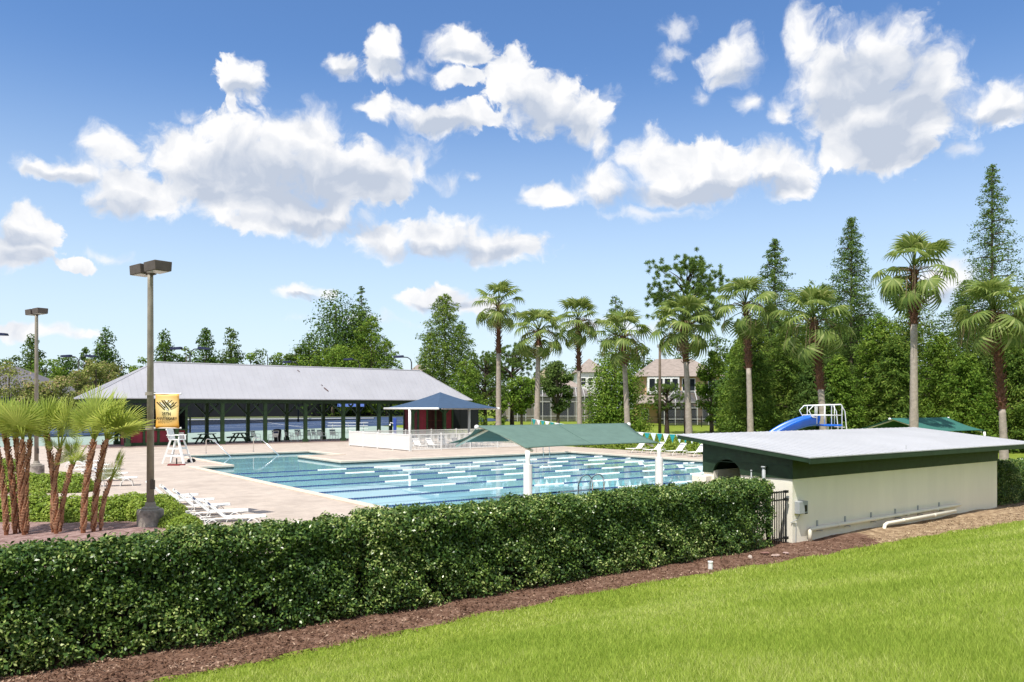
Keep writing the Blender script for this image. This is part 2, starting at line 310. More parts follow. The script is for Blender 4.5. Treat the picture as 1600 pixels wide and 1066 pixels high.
for j in range(len(ys)-1):
    for i in range(nx-1):
        if in_pool((xs[i]+xs[i+1])/2, (ys[j]+ys[j+1])/2): continue
        F.append((j*nx+i, j*nx+i+1, (j+1)*nx+i+1, (j+1)*nx+i))
struct(np_mesh('lawn', V, F, M['lawn'], smooth=True))
def sheet(name, x0, x1, y0, y1, n, m, dz, f=gz):            # ground-following sheet
    vs, fs = [], []; nx_, ny_ = n
    for j in range(ny_+1):
        for i in range(nx_+1):
            x = x0+(x1-x0)*i/nx_; y = y0+(y1-y0)*j/ny_; vs.append((x, y, f(x, y)+dz))
    for j in range(ny_):
        for i in range(nx_): k = j*(nx_+1)+i; fs.append((k, k+1, k+nx_+2, k+nx_+1))
    return struct(np_mesh(name, vs, fs, m, smooth=True))
# mulch strip in front of hedge and pump house
vs, fs = [], []; N_ = 200
for i in range(N_+1):
    x = -16+66*i/N_; e = edge_y(x)
    for k in range(7):
        y = e + (15.7-e)*k/6; vs.append((x, y, gz(x, y)+(.03 if k else -.02)+.02*math.sin(x*3+k*1.7)*(k>0)+.10*math.exp(-((y-14.3)/.5)**2)*(.5+.5*math.sin(x*.8))*(x>20)))
for i in range(N_):
    for k in range(6): a = i*7+k; fs.append((a, a+7, a+8, a+1))
mul = np_mesh('mulch_bed', vs, fs, [M['mulch'], M['straw']], smooth=True); struct(mul)
mi = [1 if 24.2 < vs[f[0]][0] + .5*math.sin(vs[f[0]][1]*5) < 38.5 else 0 for f in fs]; mul.data.polygons.foreach_set('material_index', mi)
# pool deck: sheet with the pool cut out, edge wall at the hedge side
DK = MB(); D0, D1 = 15.95, 69.2; DX0, DX1 = -30, 38.8
def dq(x0, x1, y0, y1): DK.add([(x0,y0,0),(x1,y0,0),(x1,y1,0),(x0,y1,0)], [(0,1,2,3)])
c = .30                                                      # coping width
dq(DX0, 10.7-c, D0, D1); dq(10.7-c, 21.3, D0, 19.3-c); dq(21.3, 36.1, 18.9, 19.3-c) if False else None
dq(21.3, 34.1+c, 18.95, 19.0); dq(34.1+c, DX1, 18.95, 39.5+c); dq(36.1, DX1, D0, 18.95)
dq(10.7-c, 12.5-c, 40.1+c, D1); dq(12.5-c, 20.6+c, 50.3+c, D1); dq(20.6+c, DX1, 45.5-c, D1); dq(18+c, DX1, 39.5+c, 45.5-c)
DK.b2((DX0, D0-.2, -1.35), (21.3, D0, -.03))
struct(DK.build('pool_deck', M['paver'], fix=False))
# coping, a real rounded step 6 cm proud of the paving
def offset(poly, d):
    out = []; n = len(poly)
    for i in range(n):
        a, b, e = Vector(poly[i-1]), Vector(poly[i]), Vector(poly[(i+1)%n]); u = (b-a).normalized(); w = (e-b).normalized()
        out.append((b.x + d*(u.y+w.y), b.y - d*(u.x+w.x)))
    return out
cp = MB(); inn = offset(POOL, -.04); outp = offset(POOL, c+.002); n = len(POOL)
for i in range(n):
    j = (i+1)%n; q = [inn[i], inn[j], outp[j], outp[i]]; cp.prism(q, -.06, .05)
struct(cp.build('pool_coping', M['coping'], bevel=.02))
def plaster_mat():
    m = mat('pale_blue_plaster', (.62,.84,.90), .8, .05, .4); return m
M['plaster'] = plaster_mat()
bs = MB(); TB = -.15; DP = -1.15
def wallring(z0, z1, name, m, d=0):
    w = MB(); pl = offset(POOL, d)
    for i in range(n):
        a, b = pl[i], pl[(i+1)%n]; w.add([(*a,z0),(*b,z0),(*b,z1),(*a,z1)], [(0,1,2,3)])
    return struct(w.build(name, m, fix=False))
wallring(TB-.02, -.055, 'pool_waterline_tile', M['tile'], -.012)
bs.add([(x, y, DP) for x, y in POOL], [tuple(range(n))])
for i in range(n):
    a, b = POOL[i], POOL[(i+1)%n]; bs.add([(*a,DP),(*b,DP),(*b,-.05),(*a,-.05)], [(0,1,2,3)])
bs.b2((12.5, 48.9, DP), (20.6, 50.29, -.55)); bs.b2((12.5, 47.8, DP), (20.6, 48.9, -.8)); bs.b2((12.5, 46.8, DP), (20.6, 47.8, -1.0))
bs.b2((18, 38.3, DP), (34.1, 39.49, -1.1)) if False else None
struct(bs.build('pool_basin', M['plaster'], fix=False))
LANES = [21.8+2.44*k for k in range(7)]
mk = MB()
for k in range(8):
    y = LANES[0]-1.22+2.44*k
    mk.b2((12.6, y-.11, DP+.003), (32.3, y+.11, DP+.012)); mk.b2((12.2, y-.5, DP+.003), (12.6, y+.5, DP+.012)); mk.b2((32.3, y-.5, DP+.003), (32.7, y+.5, DP+.012))
    for xx in (10.706, 34.094): mk.b2((xx-.005, y-.15, -1.1), (xx+.005, y+.15, -.40)); mk.b2((xx-.005, y-.45, -.95), (xx+.005, y+.45, -.65))
struct(mk.build('pool_lane_markings', M['marking']))
# water: mirror by Fresnel over clear tinted water, so daylight reaches the floor
def water_mat():
    m = bpy.data.materials.new('pool_water'); n, l = NT(m); out = n['Material Output']; n.remove(n['Principled BSDF'])
    tr = n.new('ShaderNodeBsdfTransparent'); tr.inputs['Color'].default_value = (.70,.945,.985,1); gl = n.new('ShaderNodeBsdfGlossy'); gl.inputs['Roughness'].default_value = .015
    fr = n.new('ShaderNodeFresnel'); fr.inputs['IOR'].default_value = 1.33; mx = n.new('ShaderNodeMixShader')
    tc = n.new('ShaderNodeTexCoord'); no = n.new('ShaderNodeTexNoise'); no.inputs['Scale'].default_value = 1.4; no.inputs['Detail'].default_value = 3; l.new(tc.outputs['Object'], no.inputs['Vector'])
    bp = n.new('ShaderNodeBump'); bp.inputs['Strength'].default_value = .035; bp.inputs['Distance'].default_value = .06; l.new(no.outputs['Fac'], bp.inputs['Height'])
    l.new(bp.outputs[0], gl.inputs['Normal']); l.new(bp.outputs[0], fr.inputs['Normal']); df = n.new('ShaderNodeBsdfDiffuse'); df.inputs['Color'].default_value = (.42,.68,.77,1); m2 = n.new('ShaderNodeMixShader'); m2.inputs[0].default_value = .40; l.new(tr.outputs[0], m2.inputs[1]); l.new(df.outputs[0], m2.inputs[2]); l.new(fr.outputs[0], mx.inputs[0]); l.new(m2.outputs[0], mx.inputs[1]); l.new(gl.outputs[0], mx.inputs[2]); l.new(mx.outputs[0], out.inputs['Surface'])
    return m
wt = MB(); wi = offset(POOL, -.013); wt.add([(x, y, -.125) for x, y in wi], [tuple(range(n))])
struct(wt.build('pool_water', water_mat(), fix=False))
# lane ropes
for k, y in enumerate(LANES):
    nm = ['nearest the hedge','second from the hedge','third from the hedge','in the middle of the pool','third from the far side','second from the far side','nearest the white fence side'][k]
    t = thing('lane_rope', 'blue and white floating lane rope, the one '+nm, 'lane rope', (0, y, -.121), 0, 'lane ropes across the pool')
    x = 10.75; i = 0; off = [0,.9,.35,.0,1.0,.5,.2][k]
    segs = [(x, x+4.4+off, 1)]; x += 4.4+off; c_ = 0
    while x < 33.9: e = min(x+1.5, 34.05); segs.append((x, e, c_)); x = e; c_ = 1-c_
    for a, b, bl in segs:
        s = MB(); q = a+.03; pr = []
        while q < b-.02:
            pr += [(q, .018), (q+.02, .037), (q+.075, .037), (q+.095, .018)]; q += .10
        s.tube([(p, 0, .0) for p, r in pr], [r for p, r in pr], 6)
        s.build('float_section', M['laneblue' if bl else 'lanewhite'], t)
# bed of mulch and shrubs by the lamp, deck-level walk between
def poly_sheet(name, pts, z, m, zz=0):
    b = MB(); b.slab([P(px, py, zz)+Vector((0,0,z)) for px, py in pts], .05); return struct(b.build(name, m))
poly_sheet('planting_bed', [(-90,793),(60,790),(190,790),(255,800),(300,818),(335,830),(300,880),(-120,900)], .03, M['pinkmulch'])
poly_sheet('planting_bed', [(-90,738),(20,738),(95,742),(132,752),(134,766),(60,772),(-90,774)], .03, M['pinkmulch'])
# courts beyond
sheet('court_surround', -30, 47.5, 69.3, 92, (36, 24), M['courtgreen'], .03)
sheet('tennis_court', -45, 70, 92, 127, (60, 30), M['courtblue'], .05)
struct(sheet('court_apron', -45, 70, 117.5, 129, (60, 12), mat('olive_court', (.09,.105,.06), .8, .15, .5), .07))
ln = MB()
for y in (96, 101, 111.5): ln.add([(x, y+d, gz(x, y+d)+.062) for x in (0, 60) for d in (0, .12)], [(0,2,3,1)])
for x in (2, 20, 38): ln.add([(x+d, y, gz(x+d, y)+.064) for y in (93, 96, 99, 102, 105, 108, 111, 114, 117) for d in (0, .12)], [(2*i, 2*i+1, 2*i+3, 2*i+2) for i in range(8)])
struct(ln.build('court_lines', M['white'], fix=False))
# ================================================================== buildings
# ---- pump house
ph = thing('pump_house', 'low cream pump house with grey metal lean-to roof and dark green fascia', 'pump house', (21.5, HV, LOW-.05))
Wd, Dp, WT = 14.3, 3.45, 2.12                                # wall length, depth, top of cream wall above floor
w = MB(); th = .22
w.b2((0,0,0), (Wd,th,WT)); w.b2((0,Dp-th,0), (Wd,Dp,WT)); w.b2((Wd-th,th,0), (Wd,Dp-th,WT))
w.b2((0,th,0), (th,1.92,WT)); w.b2((0,3.02,0), (th,Dp-th,WT))          # side wall either side of the doorway
w.build('wall', M['stucco'], ph)
w = MB(); w.b2((-.32,3.1,0), (-.003,Dp+.25,1.95)); w.build('pier', M['stucco'], ph, bevel=.02)
w = MB(); w.b2((th,th,0), (Wd-th,Dp-th,.04)); w.build('interior_floor', M['concrete'], ph)
def roofz(y): return 2.69 + (y+.84)*.107                     # underside of roof above floor
g = MB()
g.b2((-.03,-.03,WT-.07), (Wd+.03,.10,roofz(.03)-.004)); g.b2((-.03,Dp-.1,WT-.07), (Wd+.03,Dp+.02,roofz(Dp-.1)-.004))
prof = [(.101,WT-.07)]; cy, r = 2.47, .56
prof += [(cy-r, WT-.07)] + [(cy-r*math.cos(a*PI/14), WT-.07+r*.86*math.sin(a*PI/14)) for a in range(1,14)] + [(cy+r, WT-.07)]
prof += [(Dp-.101, WT-.07), (Dp-.101, roofz(Dp-.1)-.004), (.101, roofz(.1)-.004)]
for x0 in (-.03, Wd-.09): g.ext(prof, 'x', x0, x0+.12)
g.build('fascia', M['dgreen'], ph, fix=True)
g = MB()
for zz in (WT+.32,): g.b2((-.045,.12,zz), (-.031,Dp-.12,zz+.02))
g.build('trim_board', M['dgreen'], ph)
r_ = MB(); x0, x1, y0, y1 = -.35, Wd+1.9, -.84, 4.35
r_.slab([(x0,y0,roofz(y0)+.08),(x1,y0,roofz(y0)+.08),(x1,y1,roofz(y1)+.08),(x0,y1,roofz(y1)+.08)], .03)
ro = r_.build('roof', M['pumproof'], ph)
r_ = MB(); xx = x0+.3
while xx < x1:
    r_.slab([(xx,y0+.005,roofz(y0)+.094),(xx+.025,y0+.005,roofz(y0)+.094),(xx+.025,y1-.01,roofz(y1)+.094),(xx,y1-.01,roofz(y1)+.094)], .013); xx += .40
r_.build('standing_seam', M['pumproof'], ro)
r_ = MB(); r_.slab([(x0+.012,y0+.06,roofz(y0)+.048),(x1-.012,y0+.06,roofz(y0)+.048),(x1-.012,y1-.01,roofz(y1)+.048),(x0+.012,y1-.01,roofz(y1)+.048)], .13); r_.build('soffit', M['dgreen'], ph)
r_ = MB(); r_.b2((x0+.01,y0+.008,roofz(y0)-.12), (x1-.01,y0+.058,roofz(y0)+.047)); r_.build('drip_board', M['dgreen'], ph)
pb = MB()
def pipe_run(pts, r): pb.tube(pts, r, 10); return pb
pb.tube([(.72,-.14,.05),(.72,-.14,.42),(.76,-.14,.46),(10.6,-.14,.50),(10.7,-.14,.50)], .062, 10)
for q in (2.2,4.4,6.6,8.8): pb.tube([(q,-.14,.463),(q+.12,-.14,.463)], .072, 10)
o = pb.build('upper_pipe', M['pvc'], ph, smooth=True)
for q in (1.3,2.9,4.5,6.1,7.7,9.3):
    b = MB(); b.b2((q-.03,-.03,.34), (q+.03,-.003,.68)); b.b2((q-.03,-.20,.36), (q+.03,-.03,.39)); b.build('pipe_bracket', M['grey'], o)
pb = MB(); pb.tube([(4.55,-.42,.03),(4.75,-.36,.26),(4.95,-.33,.30),(9.9,-.33,.34)], .062, 10)
for q in (6.0,8.2): pb.tube([(q,-.33,.315),(q+.12,-.33,.315)], .072, 10)
pb.build('lower_pipe', M['pvc'], ph, smooth=True)
b = MB(); b.box((.33,-.09,1.17), (.46,.17,.38)); e = b.build('electrical_box', M['grey'], ph, bevel=.012)
b = MB(); b.box((.44,-.184,1.14), (.10,.016,.20)); b.box((.44,-.19,.985), (.14,.012,.03)); b.build('breaker_window', M['black'], e)
b = MB(); b.tube([(.30,-.05,.98),(.30,-.05,.93),(.2,-.04,.80),(-.02,-.03,.76),(-.05,.02,.72),(.15,-.03,.68),(.12,-.03,.05)], .012, 6); b.build('cable', M['grey'], ph)
for yy, rr, zt in ((.95,.055,2.35),(1.42,.02,2.20)):
    b = MB(); b.tube([(-.12,yy,1.2),(-.12,yy,zt)], rr, 10); b.tube([(-.12,yy,zt),(-.12,yy,zt+.05)], rr*1.5, 10); b.build('vent_pipe', M['grey'], ph, smooth=True)
b = MB(); b.tube([(5.9,-.5,roofz(-.5)+.08),(5.9,-.5,roofz(-.5)+.22)], .012, 6); b.build('roof_pin', M['grey'], ph)
# ---- pavilion
pv = thing('pavilion', 'long open pavilion with pale hipped metal roof on dark green braced posts', 'pavilion', (0, 63.2, 0))
E0, E1, R0, R1, EY0, EY1, RY = 9.3, 41.8, 14.4, 37.7, -.7, 4.9, 2.1
ez, rz_ = 3.60, 6.38
rf = MB()
rf.add([(E0,EY0,ez),(E1,EY0,ez),(E1,EY1,ez),(E0,EY1,ez),(R0,RY,rz_),(R1,RY,rz_),(E0,EY0,ez-.06),(E1,EY0,ez-.06),(E1,EY1,ez-.06),(E0,EY1,ez-.06)],
       [(0,1,5,4),(1,2,5),(2,3,4,5),(3,0,4),(0,6,7,1),(1,7,8,2),(2,8,9,3),(3,9,6,0),(6,9,8,7)])
ro = rf.build('roof', M['metalroof'], pv)
rs = MB(); x = E0+.25
while x < E1-.1:
    if x < R0: t = (x-E0)/(R0-E0)
    elif x > R1: t = (E1-x)/(E1-R1)
    else: t = 1
    a = Vector((x,EY0,ez+.012)); b = a.lerp(Vector((x,RY,rz_+.012)), t*.985); rs.bar(a, b, .022, .014); x += .45
y = EY0+.4
while y < EY1-.2:
    t = 1-abs(y-RY)/(RY-EY0); a = Vector((E0,y,ez+.012)); rs.bar(a, a.lerp(Vector((R0,y,rz_)), t*.97), .022, .014); y += .45
rs.build('standing_seam', M['metalroof'], ro)
rs = MB(); rs.tube([(R0,RY,rz_+.0),(R1,RY,rz_+.0)], .06, 8)
for a in ((E0,EY0),(E0,EY1)): rs.tube([(R0,RY,rz_),(a[0],a[1],ez)], .04, 6)
for a in ((E1,EY0),(E1,EY1)): rs.tube([(R1,RY,rz_),(a[0],a[1],ez)], .04, 6)
rs.build('ridge_cap', M['metalroof'], ro)
rs = MB(); p_ = [(25.6,.35),(25.9,.15),(25.75,.6)]
def onroof(x, y): return Vector((x, y, ez+(y-EY0)*(rz_-ez)/(RY-EY0)+.05))
M['rust'] = mat('rusty_patch', (.12,.06,.05), .9)
for a, c_, w_ in ((onroof(27.35,.25), onroof(27.6,-.05), .12),(onroof(25.6,1.75), onroof(25.75,1.6), .05),(onroof(27.2,.5), onroof(27.3,.42), .05)): rs = MB(); rs.bar(a, c_, w_, .03); rs.build('rust_patch', M['rust'], ro)
bm_ = MB()
for yy in (0, 4.2): bm_.b2((E0+.3,yy-.1,ez-.36), (E1-.3,yy+.1,ez-.065))
for xx in (E0+.4, E1-.4): bm_.b2((xx-.1,.1,ez-.36), (xx+.1,4.1,ez-.065))
bm_.build('beam', M['dgreen'], pv)
sl_ = MB(); sl_.b2((E0+.3,-.35,-.02), (E1-.2,4.6,.06)); sl_.build('floor_slab', M['slab'], pv)
pxs = [12.1+3.375*i for i in range(9)]
for yy in (0, 4.2):
    for i, xx in enumerate(pxs):
        b = MB(); b.b2((xx-.13,yy-.13,.06), (xx+.13,yy+.13,ez-.361)); b.b2((xx-.19,yy-.19,.061), (xx+.19,yy+.19,.32))
        po = b.build('post', M['mgreen'], pv); b = MB()
        for sx_ in (-1,1): b.bar((xx+sx_*.1,yy,2.35), (xx+sx_*.92,yy,ez-.40), .11, .13)
        b.build('brace', M['dgreen'], po)
def kiosk(name, label, x0, x1, y0, y1, z1, opening, gate=False):
    k = thing(name, label, 'kiosk', (x0, y0, .06)); L = x1-x0; Dk = y1-y0
    f = MB(); npan = 4
    for i in range(npan+1): xx = L*i/npan; f.b2((xx-.09,-.05,0), (xx+.09,.09,z1))
    f.b2((.09,-.04,0), (L-.09,.08,.24)); f.b2((.09,-.04,z1-.2), (L-.09,.08,z1))
    for i in range(1,3): f.b2((-.05,Dk*i/2-.09,0), (.09,Dk*i/2+.09,z1))
    f.build('frame', M['mgreen'], k)
    p = MB()
    if not gate:
        for i in range(npan): p = MB(); p.b2((L*i/npan+.095,.0,.245), (L*(i+1)/npan-.095,.05,1.12)); p.build('panel', M['red'], k)
        p = MB(); p.b2((0,.1,.0), (.06,Dk,2.2))
    else:
        for i in (0, 3): p = MB(); p.b2((L*i/npan+.095,.0,.245), (L*(i+1)/npan-.095,.05,z1-.205)); p.build('panel', M['red'], k)
        p = MB(); p.b2((0,.1,.0), (.06,Dk,z1))
    p.build('side_panel', M['red'], k)
    if not gate:
        p = MB(); p.b2((-.12,-.18,1.12), (L+.12,.3,1.2)); p.build('counter', M['mgreen'], k)
        p = MB(); p.b2((.1,Dk-.1,0), (L,Dk,z1)); p.b2((L-.06,.1,0), (L,Dk-.1,z1)); p.build('back_wall', M['windscreen'], k)
        p = MB(); p.b2((L*.80,-.065,.40), (L*.95,-.052,.95)); p.build('notice_sheet', M['white'], k)
    else:
        p = MB()
        for i in range(13): xx = L*.25+.12+i*(L*.5-.24)/12; p.b2((xx-.02,-.01,.25), (xx+.02,.03,z1-.22))
        for zz in (.9,1.6): p.b2((L*.25+.1,.031,zz), (L*.75-.1,.06,zz+.06))
        p.build('lattice_gate', mat('brown_gate', (.10,.035,.03), .7), k)
        p = MB(); p.b2((.1,Dk-.1,0), (L,Dk,z1)); p.b2((L-.06,.1,0), (L,Dk-.1,z1)); p.build('back_wall', M['windscreen'], k)
    return k
kiosk('snack_kiosk', 'red and green panelled kiosk with counter under the pavilion end, near the lifeguard chair', 12.3, 16.3, 63.7, 66.9, 2.9, True)
kiosk('storage_kiosk', 'red kiosk with slatted gate and green posts behind the blue square canopy', 36.9, 40.6, 64.2, 66.9, 3.05, False, True)
def screenfence(name, label, a, b, h, z0=None, npost=None, m='windscreen'):
    a, b = Vector(a), Vector(b); L = (b-a).length; n_ = npost or max(2, int(L/3.2)); t = thing(name, label, 'fence', (a.x, a.y, 0))
    s = MB(); d = b-a; pts = []
    for i in range(n_+1): q = a+d*i/n_; pts.append((q.x-a.x, q.y-a.y, gz(q.x, q.y) if z0 is None else z0))
    for i in range(n_):
        p, q = pts[i], pts[i+1]; nrm = Vector((-(q[1]-p[1]), q[0]-p[0], 0)).normalized()*.012
        s.add([Vector(v)+o for o in (nrm, -nrm) for v in ((p[0],p[1],p[2]+.1),(q[0],q[1],q[2]+.1),(q[0],q[1],q[2]+h-.05),(p[0],p[1],p[2]+h-.05))], [(0,1,2,3),(7,6,5,4),(0,4,5,1),(1,5,6,2),(2,6,7,3),(3,7,4,0)])
    s.build('screen', M[m], t); s = MB()
    for p in pts: s.tube([(p[0],p[1],p[2]-.1),(p[0],p[1],p[2]+h+.08)], .045, 8)
    s.tube([(p[0],p[1],p[2]+h) for p in pts], .03, 6); s.build('post_frame', M['black'], t); return t
screenfence('windscreen_fence', 'tall black windscreen fence along the far end of the blue tennis courts', (-40,129), (78,129), 3.05)
screenfence('windscreen_fence', 'black mesh windscreen panel to one side of the red slatted kiosk', (40.8,66.6), (45.2,66.6), 3.0, 0, 2)
screenfence('windscreen_fence', 'dark windscreen fence below the grey roofed clubhouse', (-16,84), (6.5,84), 2.9, .9, 7)
b = thing('court_banner', 'bright blue banner hung high on the court windscreen', 'banner', PD(548,632,131))
q = MB(); q.box((0,0,0), (4.4,.04,.75), rz=-YAW); q.build('cloth', mat('blue_banner', (.12,.20,.55), .7), b); q = MB(); q.tube([(-2.2*CA,2.2*SA,.37),(2.2*CA,-2.2*SA,.37)], .03, 6); q.build('top_rail', M['black'], b)
nt = thing('tennis_net', 'long tennis net with white tape across the blue court', 'tennis net', (20,107,gz(20,107)))
q = MB(); q.b2((0,-.03,.93), (34,.03,1.05)); q.build('tape', M['white'], nt)
def mesh_mat(name, col, alpha):
    m = bpy.data.materials.new(name); n, l = NT(m); b = n['Principled BSDF']; b.inputs['Base Color'].default_value = (*col,1); b.inputs['Roughness'].default_value = .8
    t = n.new('ShaderNodeBsdfTransparent'); mx = n.new('ShaderNodeMixShader'); mx.inputs[0].default_value = alpha; l.new(t.outputs[0], mx.inputs[1]); l.new(b.outputs[0], mx.inputs[2]); l.new(mx.outputs[0], n['Material Output'].inputs['Surface']); return m
M['net'] = mesh_mat('net_mesh', (.02,.02,.02), .55); M['screen'] = mesh_mat('insect_screen', (.055,.06,.07), .62)
q = MB(); q.b2((0,-.01,.08), (34,.01,.93)); q.build('mesh', M['net'], nt)
for xx in (0,34): q = MB(); q.tube([(xx,0,0),(xx,0,1.1)], .05, 8); q.build('post', M['dgreen'], nt)
# ---- far houses (built square to the street behind, seen across the lawn)
M['shingle'] = mat('tan_shingle', (.27,.225,.195), .95, .18, 2, bump=.5, bscale=12)
M['wallcream'] = mat('cream_house_wall', (.62,.54,.36), .9, .06, 1); M['wallpeach'] = mat('peach_house_wall', (.56,.36,.20), .9, .08, 1); M['wallwhite'] = mat('white_house_wall', (.72,.72,.70), .9, .05, 1)
M['glass'] = mat('dark_window_glass', (.02,.025,.03), .08, .3, .6, spec=.6); M['framegrey'] = mat('pale_grey_frame', (.42,.42,.41), .5); M['greyroof'] = mat('grey_shingle', (.12,.115,.13), .9, .15, 2)
def house(name, label, X, Z, z): x, y = XZ(X, Z); return thing(name, label, 'house', (x, y, z), -YAW)
def hip(o, x0, x1, y0, y1, ze, zr, m, inset=None, name='roof', ov=.4):
    x0 -= ov; x1 += ov; y0 -= ov; y1 += ov; d = (y1-y0)/2; i = d if inset is None else inset; b = MB(); i = min(i, (x1-x0)/2-.01)
    b.add([(x0,y0,ze),(x1,y0,ze),(x1,y1,ze),(x0,y1,ze),(x0+i,y0+d,zr),(x1-i,y0+d,zr)], [(0,1,5,4),(1,2,5),(2,3,4,5),(3,0,4),(3,2,1,0)]); return b.build(name, m, o)
def win(o, x, z, w, h, y, frame='white', mull=1):
    b = MB(); t = .09; b.b2((x-w/2,y-.06,z-h/2), (x-w/2+t,y+.02,z+h/2)); b.b2((x+w/2-t,y-.06,z-h/2), (x+w/2,y+.02,z+h/2)); b.b2((x-w/2+t,y-.06,z+h/2-t), (x+w/2-t,y+.02,z+h/2)); b.b2((x-w/2+t,y-.06,z-h/2), (x+w/2-t,y+.02,z-h/2+t))
    if mull: b.b2((x-w/2+t,y-.05,z-.03), (x+w/2-t,y+.0,z+.03))
    f = b.build('window', M[frame], o); b = MB(); b.b2((x-w/2+t,y-.03,z-h/2+t), (x+w/2-t,y-.012,z+h/2-t)); b.build('pane', M['glass'], f); return f
def cage(o, x0, x1, y0, y1, h, top, nb):
    """pool screen enclosure with a mansard top"""
    f = MB(); r = .06; ins = top*1.1
    xs_ = [x0+(x1-x0)*i/nb for i in range(nb+1)]; it = [min(max(x, x0+ins), x1-ins) for x in xs_]
    for x, xi in zip(xs_, it):
        f.box((x, y0, h/2), (.09,.09,h)); f.bar((x,y0,h), (xi,y0+ins,h+top), .09, .09); f.bar((xi,y0+ins,h+top), (xi,y1,h+top), .08, .08)
    for zz in (.75, h-.75, h): f.bar((x0+.06,y0,zz), (x1-.06,y0,zz), .08, .08)
    f.bar((x0+ins,y0+ins,h+top), (x1-ins,y0+ins,h+top), .09, .09)
    for x in (x0, x1):
        for i in range(1,3): f.box((x, y0+(y1-y0)*i/2, h/2), (.1,.1,h))
        for zz in (.75, h): f.bar((x,y0+.06,zz), (x,y1-.06,zz), .08, .08)
    e = f.build('screen_enclosure', M['framegrey'], o); s = MB()
    def pn(q): s.add(q, [tuple(range(len(q)))])
    pn([(x0,y0+.06,0),(x1,y0+.06,0),(x1,y0+.06,h),(x0,y0+.06,h)]); pn([(x0,y0+.06,h),(x1,y0+.06,h),(x1-ins,y0+ins,h+top-.06),(x0+ins,y0+ins,h+top-.06)])
    pn([(x0+.06,y0,0),(x0+.06,y1,0),(x0+.06,y1,h),(x0+.06,y0,h)]); pn([(x1-.06,y0,0),(x1-.06,y1,0),(x1-.06,y1,h),(x1-.06,y0,h)]); pn([(x0+ins,y0+ins,h+top-.06),(x1-ins,y0+ins,h+top-.06),(x1-ins,y1,h+top-.06),(x0+ins,y1,h+top-.06)])
    s.build('insect_screen', M['screen'], e, fix=False); return e
h1 = house('screened_house', 'tan roofed house with wide white framed pool enclosure, between the first palms', 0, 112, .95)
b = MB(); b.b2((-2,7,0), (12,19,3.6)); b.build('wall', M['wallcream'], h1); hip(h1, 4.6, 12.5, 7, 19, 3.6, 6.6, M['shingle']); hip(h1, -3, 5.4, 8, 18, 3.5, 5.0, M['shingle'], name='side_roof')
cage(h1, -1.6, 11.4, 0, 6.9, 3.55, 1.25, 11)
for i, x in enumerate((1.0, 4.6, 8.2)): win(h1, x, 1.6, 2.3, 2.3, 6.98, mull=0)
h2 = house('gabled_house', 'cream gabled house rising behind the screened tan house', 5.2, 150, 1.3)
b = MB(); b.b2((-3.0,0,0), (8,10,5.6)); b.build('wall', M['wallcream'], h2); b = MB(); b.ext([(-3.4,5.6),(2.2,9.9),(7.8,5.6)], 'y', -.4, 10.4); b.v = [(v[0], v[1], v[2]) for v in b.v]; b.build('roof', M['shingle'], h2)
b = MB(); b.ext([(-2.9,5.7),(2.2,9.6),(7.3,5.7)], 'y', -.46, -.41); b.build('gable', M['wallcream'], h2)
win(h2, 2.2, 7.0, 1.2, 1.4, -.47)
h3 = house('white_house', 'white upper storey house with small windows half behind a leafy tree', 11.6, 135, 1.3)
b = MB(); b.b2((-.6,0,0), (4.4,9,7.6)); b.build('wall', M['wallwhite'], h3); hip(h3, -.6, 4.4, 0, 9, 7.6, 10.2, M['shingle'])
for x in (.5,1.7,2.9): win(h3, x, 6.0, .9, 1.4, -.01)
h4 = house('two_storey_house', 'peach two storey house with tan roof and a screened porch by the tall pines', 18.4, 106, .65)
b = MB(); b.b2((0,4,0), (10.2,15,6.55)); b.build('wall', M['wallpeach'], h4); hip(h4, 0, 10.2, 4, 15, 6.55, 9.3, M['shingle'], inset=3.2, ov=.7)
b = MB(); b.b2((.2,3.4,4.1), (4.6,3.99,6.5)); b.build('bay_wall', M['wallwhite'], h4)
for x in (.85,1.9,2.95,4.0): win(h4, x, 5.35, .95, 1.9, 3.38, mull=0)
for x in (5.5,6.5): win(h4, x, 5.35, .85, 1.9, 3.98, mull=0)
win(h4, 9.2, 5.3, 1.1, 1.7, 3.98)
b = MB(); b.slab([(-2.2,.6,2.9),(6.4,.6,2.9),(6.4,3.95,4.05),(-.6,3.95,4.05)], .16); b.build('lower_roof', M['shingle'], h4)
b = MB(); b.b2((-1.6,2.4,0), (1.4,4,2.75)); b.build('porch_wall', M['wallpeach'], h4); win(h4, -.3, 1.4, 1.1, 1.5, 2.39)
cage(h4, 1.5, 11.6, -2, 3.9, 2.95, 1.5, 7)
for x in (3.0,6.0,9.0): win(h4, x, 1.35, 2.2, 2.2, 3.98, mull=0)
h5 = house('grey_roofed_clubhouse', 'low clubhouse showing only a dark grey sloping roof behind pale shrubs', -68, 112, .9)
b = MB(); b.b2((-12,0,0), (5.6,9,2.9)); b.build('wall', M['wallcream'], h5)
b = MB(); b.add([(-14,-1,3.1),(6.6,-1,3.1),(6.6,9.5,3.1),(-14,9.5,3.1),(-12,4.5,8.0),(-4.5,4.5,8.0)], [(0,1,5,4),(1,2,5),(2,3,4,5),(3,0,4),(3,2,1,0)]); b.build('roof', M['greyroof'], h5)
for x in (-6,-2,2): win(h5, x, 1.5, 1.4, 1.3, -.01)
h6 = house('hidden_house', 'tan roof of a house peeping over the pavilion ridge by a lamp', -23, 160, 1.35)
b = MB(); b.b2((0,0,0), (8,8,6)); b.build('wall', M['wallcream'], h6); hip(h6, -.5, 8.6, 0, 8, 6.0, 10.4, M['shingle'], ov=.6)
